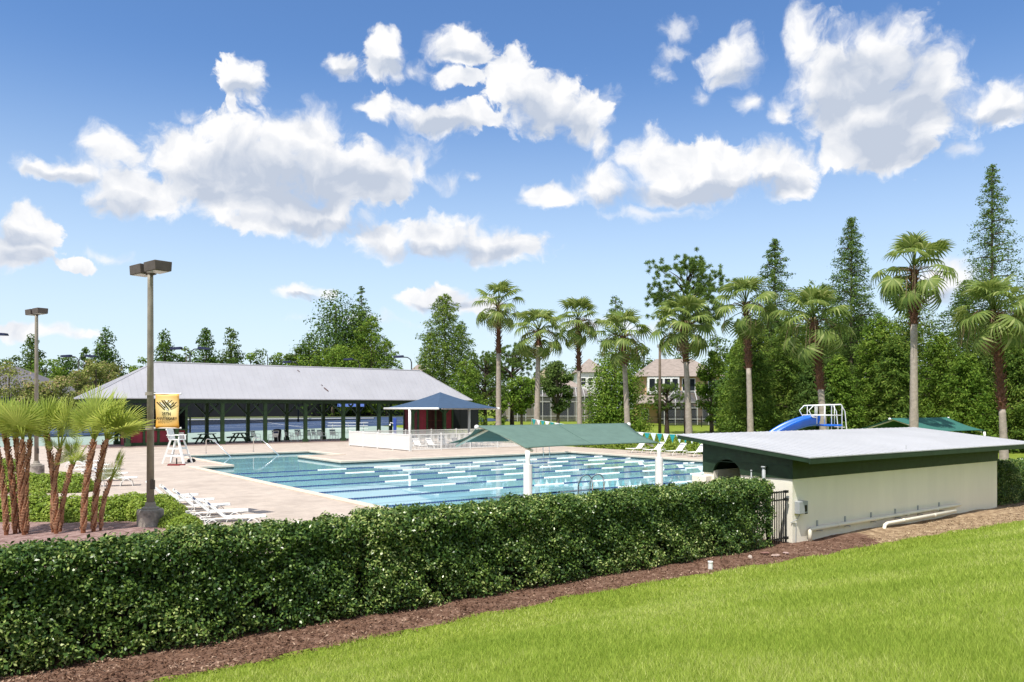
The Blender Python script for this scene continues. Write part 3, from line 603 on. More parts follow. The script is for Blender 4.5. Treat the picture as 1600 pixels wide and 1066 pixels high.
# low black fence in front of the two-storey house
t = thing('garden_fence', 'low black rail fence in front of the peach house', 'fence', (*XZ(15.0,100), .45), -YAW)
b = MB()
for zz in (.2, 1.25): b.b2((0,-.02,zz), (11,.02,zz+.05))
for i in range(74): b.b2((.15*i-.01,-.012,.1), (.15*i+.01,.012,1.25))
b.build('pickets', M['black'], t)
for i in range(6): b = MB(); b.b2((2.2*i-.04,-.045,-.1), (2.2*i+.04,.045,1.4)); b.build('post', M['black'], t)
# ================================================================== things round the pool
def lamp(name, label, pos, H, heads, rz, br):
    t = thing(name, label, 'lamp post', pos, rz)
    b = MB(); b.lathe([(.305*br,-.4),(.305*br,.39),(.295*br,.44),(.26*br,.455),(.0,.46)], n=28); b.build('concrete_base', M['concrete'], t, smooth=False)
    b = MB(); b.lathe([(.2*br,.46),(.2*br,.49),(.13*br,.52),(.11*br,.62)], n=16); b.build('base_plate', M['pole'], t)
    b = MB(); b.tube([(0,0,.5),(0,0,H-.25),(0,0,H-.1)], [.088*br,.066*br,.066*br], 14); b.build('pole', M['pole'], t, smooth=True)
    b = MB(); b.box((.115*br,0,1.05), (.05,.10,.22)); b.build('hand_hole_cover', M['bronze'], t)
    for s in (-1, 1):
        b = MB(); x0, x1 = sorted((s*.09, s*.66)); z0, z1 = H-.06, H+.17
        b.add([(x0,-.20,z0),(x1,-.20,z0),(x1,.20,z0),(x0,.20,z0),(x0,-.215,z1),(x1,-.215,z1),(x1,.215,z1),(x0,.215,z1)], [(3,2,1,0),(4,5,6,7),(0,1,5,4),(1,2,6,5),(2,3,7,6),(3,0,4,7)])
        h = b.build('lamp_head', M['bronze'], t, bevel=.012); b = MB(); b.b2((min(s*.0,s*.14),-.05,H-.1), (max(s*.0,s*.14),.05,H-.02)); b.build('arm', M['bronze'], h)
        b = MB(); b.b2((x0+.06,-.17,z0-.012), (x1-.06,.17,z0-.002)); b.build('lens', mat('lamp_lens', (.5,.5,.48), .2), h)
    return t
L1 = P(235,823,0); L1.z = -.02; lamp('lamp_post', 'tall bronze lamp post on round concrete base carrying the orange banner', L1, 6.25, 2, math.radians(-36.6-40), 1)
L2 = P(57,742,0); L2.z = -.02; lamp('lamp_post', 'farther bronze lamp post without banner, rising behind the clump of small palms', L2, 7.0, 2, math.radians(-36.6-38), 1)
# banner on the near lamp post
bn = thing('banner', 'orange and yellow anniversary banner with black striped emblem on the lamp post', 'banner', L1, -YAW)
def pz(py): return (HOR-py)/FOC*ahead(L1.x, L1.y)+CAM_Z-L1.z
def pxx(px): return (px-235)/FOC*ahead(L1.x, L1.y)
def banner_mat():
    m = bpy.data.materials.new('printed_banner'); n, l = NT(m); b = n['Principled BSDF']; tc = n.new('ShaderNodeTexCoord'); g = n.new('ShaderNodeTexGradient'); g.gradient_type = 'SPHERICAL'
    mp = n.new('ShaderNodeMapping'); mp.inputs['Location'].default_value = (-.02,0,-.1); mp.inputs['Scale'].default_value = (2.3,0,1.9); l.new(tc.outputs['Object'], mp.inputs[0]); l.new(mp.outputs[0], g.inputs[0])
    cr = n.new('ShaderNodeValToRGB'); cr.color_ramp.elements[0].color = (.78,.36,.035,1); cr.color_ramp.elements[1].color = (.88,.80,.42,1); cr.color_ramp.elements[1].position = .9; l.new(g.outputs['Fac'], cr.inputs[0]); l.new(cr.outputs[0], b.inputs['Base Color']); b.inputs['Roughness'].default_value = .6; return m
x0, x1, z0, z1 = pxx(244.5), pxx(281.5), pz(669), pz(615.5); bw, bh = x1-x0, z1-z0
vs, fs = [], []
for j in range(13):
    for i in range(9):
        u, v = i/8, j/12; vs.append(((u-.5)*bw - .012*math.sin(v*PI)*(u-.5)*2, -.02+.018*math.sin(v*7+u*3), (v-.5)*bh))
for j in range(12):
    for i in range(8): k = j*9+i; fs.append((k,k+1,k+10,k+9))
cl = np_mesh('cloth', vs, fs, banner_mat(), bn, True); cl.location = ((x0+x1)/2, -.04, (z0+z1)/2)
so_ = cl.modifiers.new('thick', 'SOLIDIFY'); so_.thickness = .006
for z in (z0, z1): b = MB(); b.tube([(.06,-.04,z),(x1+.03,-.04,z)], .014, 8); b.tube([(x1+.02,-.04,z),(x1+.045,-.04,z)], .022, 8); b.build('banner_rod', M['white'], bn)
for z in (z0, z1): b = MB(); b.lathe([(.115,z-.04),(.115,z+.04)], n=14); b.build('clamp', M['pole'], bn)
yb = -.085
def strip(b, a, c, w):
    a, c = Vector(a), Vector(c); d = Vector((w,0)); th = .004
    q = [(a.x-w/2,yb,a.y),(a.x+w/2,yb,a.y),(c.x+w/2,yb,c.y),(c.x-w/2,yb,c.y)]; q += [(p[0],yb+th,p[2]) for p in q]
    b.add(q, [(0,1,2,3),(7,6,5,4),(0,4,5,1),(1,5,6,2),(2,6,7,3),(3,7,4,0)])
# emblem: W of slanted stripes, traced on a 1066 px crop of the banner (70 px per 1066)
def bp(X, Y): return (x0+(X-75)/(640-75)*bw, z0+(880-Y)/(880-80)*bh)
em = MB()
for a, c in (((118,270),(300,452)),((185,270),(325,420)),((235,230),(400,445)),((285,230),(455,410))): strip(em, bp(*a), bp(*c), bw*.055)
for a, c in (((405,230),(375,285)),((480,230),(402,300)),((525,275),(450,350)),((590,275),(462,400)),((590-60,275+66),(440,425))): strip(em, bp(*a), bp(*c), bw*.05)
em.build('emblem', M['black'], bn)
em = MB()
for a, c in (((215,285),(300,375)),((345,235),(370,270)),((415,290),(455,345)),((330,405),(350,450)),((360,430),(380,470))): strip(em, bp(*a), bp(*c), bw*.07)
em.build('emblem_ground', mat('banner_pale', (.85,.84,.74), .6), bn)
def text(s, cx, cz, w, h, parent, m, y):
    c_ = bpy.data.curves.new('lettering', 'FONT'); c_.body = s; c_.align_x = 'CENTER'; c_.align_y = 'CENTER'; c_.extrude = .0015; c_.offset = .012
    o = bpy.data.objects.new('tmp', c_); COL.objects.link(o); bpy.context.view_layer.update(); dg = bpy.context.evaluated_depsgraph_get(); me = bpy.data.meshes.new_from_object(o.evaluated_get(dg)); bpy.data.objects.remove(o)
    co_ = np.empty(len(me.vertices)*3); me.vertices.foreach_get('co', co_); co_ = co_.reshape(-1,3); mn, mx = co_.min(0), co_.max(0); sc = (w/(mx[0]-mn[0]), h/(mx[1]-mn[1])); ct = (mn+mx)/2
    co_ = np.stack([(co_[:,0]-ct[0])*sc[0]+cx, y+co_[:,2], (co_[:,1]-ct[1])*sc[1]+cz], 1); me.vertices.foreach_set('co', co_.astype(np.float32).ravel()); me.update()
    me.name = 'lettering'; return link('lettering', me, m, parent)
c1 = bp(342,545); text('25TH', c1[0], c1[1], bw*.36, bh*.095, bn, M['black'], yb); c1 = bp(350,655); text('ANNIVERSARY', c1[0], c1[1], bw*.86, bh*.085, bn, M['black'], yb)
# loungers
def lounger(label, group, up=42, gap=True):
    t = thing('sun_lounger', label, 'sun lounger', (0,0,0), 0, group)         # foot towards +x
    b = MB(); z = .36
    for y in (-.29,.29): b.tube([(-.98,y,z),(.90,y,z),(.96,y*.9,z-.01)], .022, 6)
    for x in (-.98,.96): b.tube([(x,-.29,z),(x,.29,z)], .022, 6)
    b.build('frame', M['white'], t)
    for x in (-.62, .55):
        for y in (-.31,.31):
            b = MB(); b.tube([(x-.26,y,.0),(x-.20,y,.20),(x-.03,y,z-.03),(x+.03,y,z-.03),(x+.20,y,.20),(x+.26,y,.0)], .017, 6); b.build('leg', M['white'], t)
    for x in (-.62+.26,.55-.26): b = MB(); b.tube([(x,-.31,.02),(x,.31,.02)], .013, 6); b.build('stretcher', M['white'], t)
    s = MB(); x = -.24
    while x < .93: s.b2((x,-.285,z-.004), (x+.047,.285,z+.012)); x += .053
    s.build('seat_straps', M['strap'], t)
    a = math.radians(up); d = Vector((-math.cos(a),0,math.sin(a))); o_ = Vector((-.26,0,z+.01)); nn = Vector((math.sin(a),0,math.cos(a)))
    f = MB()
    for y in (-.29,.29): f.tube([o_+Vector((0,y,0)), o_+d*.80+Vector((0,y,0)), o_+d*.86+Vector((0,y*.85,0))], .02, 6)
    f.tube([o_+d*.86+Vector((0,-.25,0)), o_+d*.86+Vector((0,.25,0))], .02, 6)
    for y in (-.27,.27): f.bar(o_+d*.5+Vector((0,y,0)), (-.86,y,z), .016, .016)
    bk = f.build('backrest', M['white'], t)
    s = MB(); q = .03
    while q < .82:
        if not (gap and .58 < q < .70): s.bar(o_+d*q+Vector((0,-.28,0)), o_+d*q+Vector((0,.28,0)), .047, .014, up=nn)
        q += .053
    s.build('back_straps', M['strap'], bk)
    s = MB(); s.bar(o_+d*.64+Vector((0,-.28,0)), o_+d*.64+Vector((0,.28,0)), .13, .012, up=nn); s.build('headrest_band', M['navy'], bk)
    return t
proto = lounger('white strap lounger by the lamp post, nearest the hedge of the row of five', 'white strap loungers'); spot = []
first = True
def place(x, y, rz, label, z=0):
    global first
    if first: proto.location = (x,y,z); proto.rotation_euler = (0,0,rz); proto['label'] = label; first = False; return proto
    return dup(proto, (x,y,z), rz, label)
ordn = ['nearest the hedge','second from the hedge','in the middle','second from the far end','farthest from the hedge']
def at_foot(px, py, ang, s_, label):
    q = P(px, py, .36*s_); a = math.radians(ang); o = place(q.x-.96*s_*math.cos(a), q.y-.96*s_*math.sin(a), a, label); o.scale = (s_,)*3
for k, (px, py) in enumerate(((415,806),(387,797),(359,788),(334,780),(309,773))): at_foot(px, py, -17+random.uniform(-2,2), .76, f'white lounger beside the bannered lamp post, {ordn[k]} in its row')
ordn = ['nearest the lamp with the banner','second along the row','third along the row','fourth along the row','farthest along the row']
for k, (px, py) in enumerate(((214,746),(199,739),(185,732),(171,726),(157,720))): at_foot(px, py, -14+random.uniform(-3,3), .82, f'white strap lounger behind the small palms, {ordn[k]}')
for k, y in enumerate((36.4,34.8,33.0,31.4)): place(37.0, y, PI+math.radians(random.uniform(-3,3)), 'white lounger on far pool edge under pennants, '+['clear of the canopy post','half hidden by the canopy post','second from the pump house','closest to the pump house'][k])
for k in range(8): place(27.0+1.08*k, 48.7, -PI/2+math.radians(random.uniform(-4,4)), 'front row white lounger inside the fence, '+['first','second','third','fourth','fifth','sixth','seventh','last'][k]+' from the blue canopy post')
for k in range(4): place(29.3+1.25*k, 53.4, -PI/2+math.radians(random.uniform(-6,6)), 'back row white lounger inside the fence, '+['first','second','third','last'][k]+' from the blue shower post')
# lifeguard chair
lg = thing('lifeguard_chair', 'tall white lifeguard chair on the pool deck near the steel handrails', 'lifeguard chair', P(277,724), math.radians(50))
lg.scale = (.92,.92,.92)
sw, sd, sh = .62, .6, 1.30
b = MB()
for sx_ in (-1,1):
    for yy, yt in ((-.62,-.22),(.62,.24)): b.bar((sx_*.50,yy,.0), (sx_*.31,yt,sh+ (.02)), .10, .10)
b.build('leg_frame', M['white'], lg)
b = MB()
for z, hw, hy in ((.45,.45,.50),(.85,.385,.36)):
    b.bar((-hw,-hy,z), (hw,-hy,z), .06, .10); b.bar((-hw,hy,z), (hw,hy,z), .06, .10)
    for s_ in (-1,1): b.bar((s_*hw,-hy,z), (s_*hw,hy,z), .05, .09)
b.build('rung', M['white'], lg); b = MB()
for i in range(5): b.b2((-.36,-.30+.13*i,sh+.02), (.36,-.30+.13*i+.115,sh+.055))
b.build('seat', M['white'], lg); b = MB()
for i in range(5): b.bar((-.32+.16*i,.30,sh+.05), (-.32+.16*i*.95,.46,sh+.82), .13, .03)
for z in (.2,.62): b.bar((-.38,.34+.2*z,sh+z), (.38,.34+.2*z,sh+z), .04, .08)
b.build('backrest', M['white'], lg)
for s_ in (-1,1):
    b = MB(); b.bar((s_*.40,-.34,sh+.30), (s_*.40,.42,sh+.30), .10, .04); b.bar((s_*.40,-.28,sh), (s_*.37,-.28,sh+.28), .06, .06); b.build('armrest', M['white'], lg)
rb = thing('rescue_tube_stand', 'small red and black stand on the deck under the lifeguard chair', 'stand', P(276,727), -YAW)
b = MB(); b.b2((-.42,-.08,.005), (.42,.08,.06)); b.b2((-.30,-.42,.005), (.30,-.30,.05)); b.build('foot', mat('dull_red', (.22,.03,.03), .6), rb); b = MB(); b.tube([(0,0,.06),(0,0,.35)], .035, 8); b.build('stem', M['black'], rb)
bg_ = thing('deck_bag', 'black bag lying on the deck beside the lifeguard chair foot', 'bag', P(299,722), .4); b = MB(); b.lathe([(.0,.0),(.15,.01),(.18,.08),(.12,.17),(.0,.19)], n=12); b.v = [(x*1.5,y*.8,z) for x,y,z in b.v]; b.build('body', M['black'], bg_, smooth=True); b = MB(); b.tube([(-.12,0,.14),(-.06,0,.25),(.06,0,.25),(.12,0,.14)], .012, 6); b.build('strap', M['black'], bg_)
# steel handrails by the steps
for k, (px, py) in enumerate(((322,709),(396,706))):
    a = P(px,py); t = thing('pool_handrail', 'steel pool handrail '+('nearer the lifeguard chair' if k == 0 else 'nearer the white fence')+' at the shallow steps', 'handrail', a)
    a_ = Vector((0,0,0)); b = MB(); pts = [(0,0,0),(0,0,.82),(.02,-.06,.90),(.06,-.18,.93),(.22,-.62,.88),(.30,-.80,.80),(.9,-2.9,-.35)]
    b.tube(pts, .026, 10); b.build('rail', M['steel'], t, smooth=True); b = MB(); b.lathe([(.06,.005),(.06,.02),(.03,.03)], n=12); b.build('flange', M['steel'], t)
def ladder(x, y, rz, label):
    t = thing('pool_ladder', label, 'pool ladder', (x,y,0), rz)
    for s_ in (-.25,.25):
        b = MB(); b.tube([(s_,-.55,0),(s_,-.55,.55),(s_,-.50,.66),(s_,-.38,.74),(s_,-.2,.74),(s_,-.03,.66),(s_,.10,.45),(s_,.13,.1),(s_,.13,-1.1)], .024, 10); b.build('hoop_rail', M['steel'], t, smooth=True)
    for z in (-.35,-.62,-.89): b = MB(); b.b2((-.226,.10,z), (.226,.20,z+.03)); b.build('tread', M['steel'], t)
ladder(17.3, 19.25, 0, 'steel pool ladder on the near edge just above the hedge'); ladder(32.0, 39.55, PI, 'steel pool ladder at the far corner beneath the green canopy edge')
# white picket enclosure
def picket(label, a, b_, h=1.12, wp=.034):
    a, b_ = Vector((*a,0)), Vector((*b_,0)); L = (b_-a).length; d = b_-a; t = thing('picket_fence', label, 'fence', a, math.atan2(d.y,d.x), 'white pool fence')
    m = MB(); x = .06
    while x < L-.05: m.b2((x-wp,-.012,.08), (x+wp,.012,h-.06)); x += .105
    m.build('pickets', M['white'], t)
    m = MB(); m.b2((0,-.025,h-.06), (L,.025,h)); m.b2((0,-.02,.08), (L,.02,.13)); m.build('rail', M['white'], t)
    n_ = max(1, round(L/2.2))
    for i in range(n_+1): m = MB(); m.box((L*i/n_,0,(h+.06)/2), (.07,.07,h+.06)); m.build('post', M['white'], t)
picket('white picket fence side running from the pool edge back to the pavilion', (26.0,46.4), (26.0,55.6))
picket('white picket fence along the back, in front of the red slatted kiosk', (26.1,55.6), (37.9,55.6), wp=.022)
picket('white picket fence along the front, between the loungers and the pool', (26.1,46.4), (37.9,46.4), wp=.014)
# blue canopy
bc = thing('square_canopy', 'navy blue hipped shade canopy on two white posts inside the white fence', 'canopy', (28.5,47.0,0))
su, sv = 5.2, 7.7; zc, za = 2.86, 4.05
def grid_tri(b, A, B, C_, n_, sag):
    idx = {}; base = len(b.v); vs = []
    for i in range(n_+1):
        for j in range(n_+1-i):
            k = n_-i-j; w = (i/n_, j/n_, k/n_); p = A*w[0]+B*w[1]+C_*w[2]; e = w[1]*w[2]*4*(1-w[0]); p = p+Vector((0,0,-sag*w[0]*(1-w[0])*4*.6)) 
            idx[i,j] = len(vs); vs.append(p)
    fs = []
    for i in range(n_):
        for j in range(n_-i):
            fs.append((idx[i,j], idx[i+1,j], idx[i,j+1]))
            if j < n_-i-1: fs.append((idx[i+1,j], idx[i+1,j+1], idx[i,j+1]))
    b.add(vs, fs)
cn = [Vector((0,0,zc)), Vector((su,0,zc)), Vector((su,sv,zc)), Vector((0,sv,zc))]; ap = Vector((su/2,sv/2,za)); b = MB()
for i in range(4): grid_tri(b, ap, cn[i], cn[(i+1)%4], 8, .16)
o = b.build('fabric', M['bluefab'], bc, smooth=False); m_ = o.modifiers.new('t','SOLIDIFY'); m_.thickness = .02
for x in (0.02, su-.02):
    b = MB(); b.tube([(x,sv/2,-.05),(x,sv/2,zc-.08)], .10, 12); p_ = b.build('post', M['white'], bc, smooth=True); b = MB(); b.tube([(x,-.12,zc-.03),(x,sv+.12,zc-.03)], .075, 10); b.build('beam', M['white'], bc, smooth=True)
b = MB()
for i in range(4): b.tube([cn[i]+Vector((0,0,-.06)), cn[i].lerp(ap,.5)+Vector((0,0,-.42)), ap+Vector((0,0,-.28))], .03, 6)
b.build('hip_rafter', M['white'], bc)
# blue shower post
sp = thing('shower_post', 'slim blue outdoor shower post with white head by the white fence', 'shower', (*P(617,690).xy, 0), -YAW); b = MB(); b.b2((-.13,-.09,0), (.13,.09,2.0)); b.build('post', mat('blue_post', (.03,.07,.34), .5), sp, bevel=.02)
b = MB(); b.tube([(-.13,0,1.55),(-.38,0,1.62),(-.42,0,1.45)], .03, 8); b.build('shower_arm', M['white'], sp); b = MB(); b.lathe([(.09,1.38),(.04,1.47)], c=(-.42,0,0), n=12); b.build('shower_head', M['white'], sp)
# green gabled cantilever canopies
def canopy(label, loc, L, D, ze, zr, fab, over=.0):
    t = thing('gable_canopy', label, 'canopy', loc); n_, mm = 24, 10; vs, fs = [], []
    # ridge runs a little longer than the eaves; edges cut in gentle curves between the fixing points
    for side in (0, 1):
        k0 = len(vs)
        for j in range(mm+1):
            v = j/mm
            for i in range(n_+1):
                u = i/n_; cut = .22*math.sin(v*PI); x0 = -.05-.30*(1-v)*0 + cut*1.0; x1 = L+.05+.55*v*1.0 - cut*.6; x0 -= .28*v
                x = x0+(x1-x0)*u; z = ze+(zr-ze)*v - .05*math.sin(v*PI) ; yy = (D/2)*v + .16*math.sin(u*PI)*(1-v)
                if abs(u-.5) < .001: z += .0
                z += .055*math.sin(u*PI)*(1-v) + .02*math.cos(u*2*PI)*(1-v)
                vs.append((x, yy if side == 0 else D-yy, z))
        for j in range(mm):
            for i in range(n_): q = k0+j*(n_+1)+i; fs.append((q,q+1,q+n_+2,q+n_+1) if side == 0 else (q+n_+1,q+n_+2,q+1,q))
    o = np_mesh('fabric', vs, fs, fab, t, True); mo = o.modifiers.new('t','SOLIDIFY'); mo.thickness = .015; mo.offset = -1
    sb = MB(); sb.tube([vs[(n_//2) + j*(n_+1)] for j in range(mm+1)], .012, 6)
    for j in (0,): sb.tube([vs[i] for i in range(n_+1)], .016, 6)
    sb.build('seam', mat('seam_cord', tuple(.7*c_ for c_ in ((.115,.20,.165) if fab is M['fabric'] else (.03,.13,.105))), .9), o)
    fr = MB()
    for x, xr in ((.22,.14),(L-.22,L+.10)):
        for y in (0.06, D-.06): fr.tube([(x,y,ze-.07),(xr,D/2,zr-.10)], .045, 8)
    fr.tube([(-.34,D/2,zr-.07),(L+.56,D/2,zr-.07)], .045, 8); fr.build('rafter', M['pvc'], t, smooth=True)
    for x in (-.42, L+.62): b = MB(); b.lathe([(.0,-.07),(.06,-.05),(.075,0),(.05,.06),(0,.07)], c=(x+.08,D/2,zr-.05), n=10); b.build('ridge_cap', M['white'], t, smooth=True)
    for x in (0, L):
        b = MB(); b.tube([(x,-.02,-.1),(x,-.02,ze-.28),(x,0,ze-.06)], .068, 12); po = b.build('post', M['white'], t, smooth=True); b = MB(); b.tube([(x,-.02,-.05),(x,-.02,ze-.44)], .125, 16); b.build('post_padding', M['white'], po, smooth=False)
    return t
canopy('large sage green gabled shade canopy on two white posts between hedge and pool', (13.76,17.8,0), 5.35, 4.1, 1.74, 2.36, M['fabric'])
canopy('smaller dark green gabled canopy behind the pump house roof', (43.0,20.4,0), 5.7, 4.6, 1.58, 2.32, M['fabricdark'])
# pennant line
pl = thing('pennant_line', 'backstroke line of white and teal pennants strung across the pool', 'pennants'); A, B_ = Vector((33.0,42.2,2.15)), Vector((33.0,19.6,1.75)); pl.location = (33.0,42.2,0); cord = MB(); pts = []
for i in range(49): q = A.lerp(B_, i/48); q.z -= .62*4*(i/48)*(1-i/48)*.8; pts.append(q-Vector((33.0,42.2,0)))
cord.tube(pts, .01, 5); cord.build('cord', M['white'], pl)
for i in range(48):
    p, q = pts[i], pts[i+1]; m = p.lerp(q,.5); b = MB(); sw_ = .06*math.sin(i*1.7); a_, c_ = p.lerp(q,.06), p.lerp(q,.94); tip = m+Vector((sw_,0,-.46)); e = Vector((.008,0,0))
    b.add([a_+e,c_+e,tip+e,a_-e,c_-e,tip-e], [(0,1,2),(5,4,3),(0,3,4,1),(1,4,5,2),(2,5,3,0)]); b.build('pennant', M['white' if i%2 else 'teal'], pl)
for nm, q, lb in (('far',A,'slim steel pennant pole behind the pool at the picket fence end'),('near',B_,'slim steel pennant pole at the near pool edge behind the canopy')):
    t = thing('pennant_pole', lb, 'pole', (q.x,q.y,0)); b = MB(); b.tube([(0,0,-.05),(0,0,q.z+.05)], .03, 8); b.build('pole', M['steel'], t); b = MB(); b.lathe([(.06,.0),(.06,.04),(.03,.05)], n=10); b.build('flange', M['steel'], t)
# slide
sl0 = thing('water_slide', 'bright blue water slide with white railed platform behind the pump house roof', 'slide', (37.95,24.1,0), math.atan2(.6,-.8))
sl0.scale = (.70,1.1,1)
path = [(-.1,0,2.15),(.5,0,2.12),(1.2,0,2.0),(2.0,0,1.8),(2.8,0,1.52),(3.5,.05,1.2),(4.2,.1,.85),(4.9,.15,.52),(5.4,.2,.38)]
b = MB(); ring = []; 
for x, y, z in path:
    for k in range(17): a = PI*(1.0+k/16) ; 
prof = [(-.62,.34),(-.56,.40),(-.48,.34),(-.40,.08),(-.22,-.04),(0,-.08),(.22,-.04),(.40,.08),(.48,.34),(.56,.40),(.62,.34),(.50,.0),(.26,-.16),(0,-.2),(-.26,-.16),(-.50,.0)]
vs = [(x, y+p, z+q) for x,y,z in path for p,q in prof]; nn_ = len(prof)
fs = [(i*nn_+k, i*nn_+(k+1)%nn_, (i+1)*nn_+(k+1)%nn_, (i+1)*nn_+k) for i in range(len(path)-1) for k in range(nn_)] + [tuple(range(nn_)), tuple(range(len(vs)-1, len(vs)-nn_-1, -1))]
b.add(vs, fs); o = b.build('flume', M['blueplast'], sl0, smooth=True); mo = o.modifiers.new('s','SUBSURF'); mo.levels = mo.render_levels = 2
b = MB(); b.b2((-1.5,-.65,1.93), (-.1,.65,2.02)); b.build('platform', M['blueplast'], sl0, bevel=.02)
for y in (-.62,.62):
    b = MB(); b.tube([(-1.45,y,0),(-1.45,y,3.0),(-1.38,y,3.06),(.65,y,3.0),(1.0,y,2.75),(.75,y,2.42),(.45,y,2.38)], .034, 8); b.tube([(-1.45,y,2.5),(.75,y,2.5)], .028, 8)
    for x in (-.9,-.2,.4): b.tube([(x,y,2.05),(x,y,3.03)], .025, 8)
    b.build('handrail', M['white'], sl0, smooth=True)
b = MB(); b.tube([(-1.5,-.5,3.0),(-1.75,-.5,2.7),(-2.1,-.5,0)], .03, 8); b.tube([(-1.5,.5,3.0),(-1.75,.5,2.7),(-2.1,.5,0)], .03, 8)
for i in range(7): b.b2((-2.08+.06*i,-.5,.27*(i+1)-.03), (-1.92+.06*i,.5,.27*(i+1)))
b.build('steps', M['white'], sl0)
for x, z in ((-.8,1.92),(1.6,1.68),(3.4,1.0)): b = MB(); b.tube([(x,0,0),(x,0,z)], .07, 10); b.build('support_leg', M['steel'], sl0)
# picnic tables, chairs and bin under the pavilion
pt = thing('picnic_table', 'dark green picnic table under the pavilion, nearer the snack kiosk', 'picnic table', (18.6,65.0,.06), 0, 'green picnic tables under the pavilion')
b = MB(); 
for i in range(6): b.b2((-.9,-.43+.145*i,.72), (.9,-.43+.145*i+.135,.765))
b.build('tabletop', M['dgreen'], pt)
for s_ in (-1,1):
    b = MB(); b.b2((-.9,s_*.78-.15,.43), (.9,s_*.78-.005,.47)); b.b2((-.9,s_*.78+.005,.43), (.9,s_*.78+.15,.47)); b.build('bench', M['dgreen'], pt)
for x in (-.66,.66):
    for s_ in (-1,1): b = MB(); b.bar((x+.04*s_,s_*.25,.72), (x+.04*s_,s_*.72,.0), .05, .12); b.build('leg', M['dgreen'], pt)
    b = MB(); b.b2((x-.07,-.88,.36), (x+.07-.1,.88,.43)); b.build('seat_beam', M['dgreen'], pt)
PX = P(442,690); 
pt.location = (*P(310,690,.06).xy,.06); pt.location.y = 65.0; pt.location.x = 18.2; pt.rotation_euler.z = PI/2-.6
dup(pt, (21.0,65.6,.06), PI/2-.55, 'dark green picnic table under the pavilion, nearer the white chairs')
def chair():
    t = thing('patio_chair', '', 'chair', (0,0,.06), 0, 'white patio chairs under the pavilion'); b = MB()
    for y in (-.27,.27): b.tube([(.25,y,0),(.24,y,.40),(.23,y,.62),(-.20,y,.66)], .018, 6); b.tube([(-.27,y,0),(-.22,y,.40),(-.36,y,.92)], .018, 6)
    b.tube([(-.36,-.27,.92),(-.36,.27,.92)], .018, 6); b.tube([(.24,-.27,.40),(.24,.27,.40)], .018, 6); b.build('frame', M['white'], t); b = MB()
    for i in range(8): b.b2((-.2+.056*i,-.265,.40), (-.2+.056*i+.05,.265,.415))
    b.build('seat', M['strap'], t); b = MB()
    for i in range(4): b.bar((-.24-.035*i*.8,-.265,.47+.075*i), (-.24-.035*i*.8,.265,.47+.075*i), .014, .062)
    k = b.build('backrest', M['strap'], t); b = MB(); b.bar((-.335,-.265,.82), (-.335,.265,.82), .016, .11); b.build('top_band', M['navy'], k); return t
ch0 = chair(); used = False
for k, (px, y, rz) in enumerate(((400,65.6,-1.0),(427,64.2,1.9),(433,66.2,-1.2),(460,64.4,2.6),(468,66.5,-1.4),(485,65.6,-1.2),(494,67.0,-1.0),(503,65.0,-1.3),(522,65.8,-1.5),(452,67.0,-.8))):
    dx = (px-800)/FOC; Z = y/(CA-SA*dx); x = XZ(dx*Z, Z)[0]
    lb = 'white patio chair under the pavilion, '+['nearest the picnic tables','facing the pool beside the black bin','behind the black bin','turned sideways just past the black bin','beside a back post past the bin','second of the cluster past the bin','farthest back by the court side','in the middle of the right cluster','last one towards the white fence','behind the sideways chair'][k]
    lb = lb.replace('right cluster','cluster before the fence')
    if not used: ch0.location = (x,y,.06); ch0.rotation_euler.z = rz; ch0['label'] = lb; used = True
    else: dup(ch0, (x,y,.06), rz, lb)
tb = thing('trash_bin', 'black round trash bin among the white chairs', 'trash bin', (24.1,65.6,.06)); b = MB(); b.lathe([(.27,0),(.33,.82),(.34,.86)], n=20); b.build('body', M['black'], tb); b = MB(); b.lathe([(.35,.86),(.35,.90),(.28,1.02),(.0,1.06)], n=20); b.build('lid', M['black'], tb)
bl = thing('court_bleacher', 'white aluminium bleacher bench beside the tennis court', 'bleacher', (*P(541,668,.55).xy,.35), .1); bl.location = (36.5,79.0,.06); 
for i in range(3): b = MB(); b.b2((-2.2,.55*i-.14,.42+.32*i), (2.2,.55*i+.14,.47+.32*i)); b.build('seat_plank', M['white'], bl)
for x in (-1.7,0,1.7): b = MB(); b.bar((x,-.2,.02), (x,1.2,1.05), .05, .05); b.bar((x,1.15,.0), (x,1.15,1.1), .05, .05); b.bar((x,-.1,.0), (x,-.1,.42), .05, .05); b.build('support', M['steel'], bl)
bl.location = (*PD(543,660,88).xy, 0); bl.location.z = gz(bl.location.x, bl.location.y)+.05; bl.rotation_euler.z = -.5
# tennis court lights
def court_light(label, px, py, Z, arms, two=True):
    q = PD(px,py,Z); zb = gz(q.x,q.y); t = thing('court_light', label, 'court light', (q.x,q.y,zb), -YAW, 'black court lights'); H = q.z-zb
    b = MB(); b.tube([(0,0,-.1),(0,0,H-.6)], [.10,.075], 10); b.build('pole', M['black'], t, smooth=True)
    for s_ in arms:
        b = MB(); b.tube([(0,0,H-.75),(s_*.12,0,H-.3),(s_*.45,0,H-.05),(s_*1.0,0,H)], .06, 8); a = b.build('arm', M['black'], t, smooth=True)
        b = MB(); b.add([(s_*.95,-.35,H-.06),(s_*2.1,-.35,H-.10),(s_*2.1,.35,H-.10),(s_*.95,.35,H-.06),(s_*.95,-.3,H+.2),(s_*2.05,-.3,H+.13),(s_*2.05,.3,H+.13),(s_*.95,.3,H+.2)], [(3,2,1,0),(4,5,6,7),(0,1,5,4),(1,2,6,5),(2,3,7,6),(3,0,4,7)]); b.build('lamp_head', mat('navy_lamp_head', (.012,.016,.05), .4), a)
    return t
court_light('black twin arm court light just above the pavilion ridge', 297,545,88,(-1,1)); court_light('black twin arm court light by the grey clubhouse roof', 123,557,98,(-1,1))
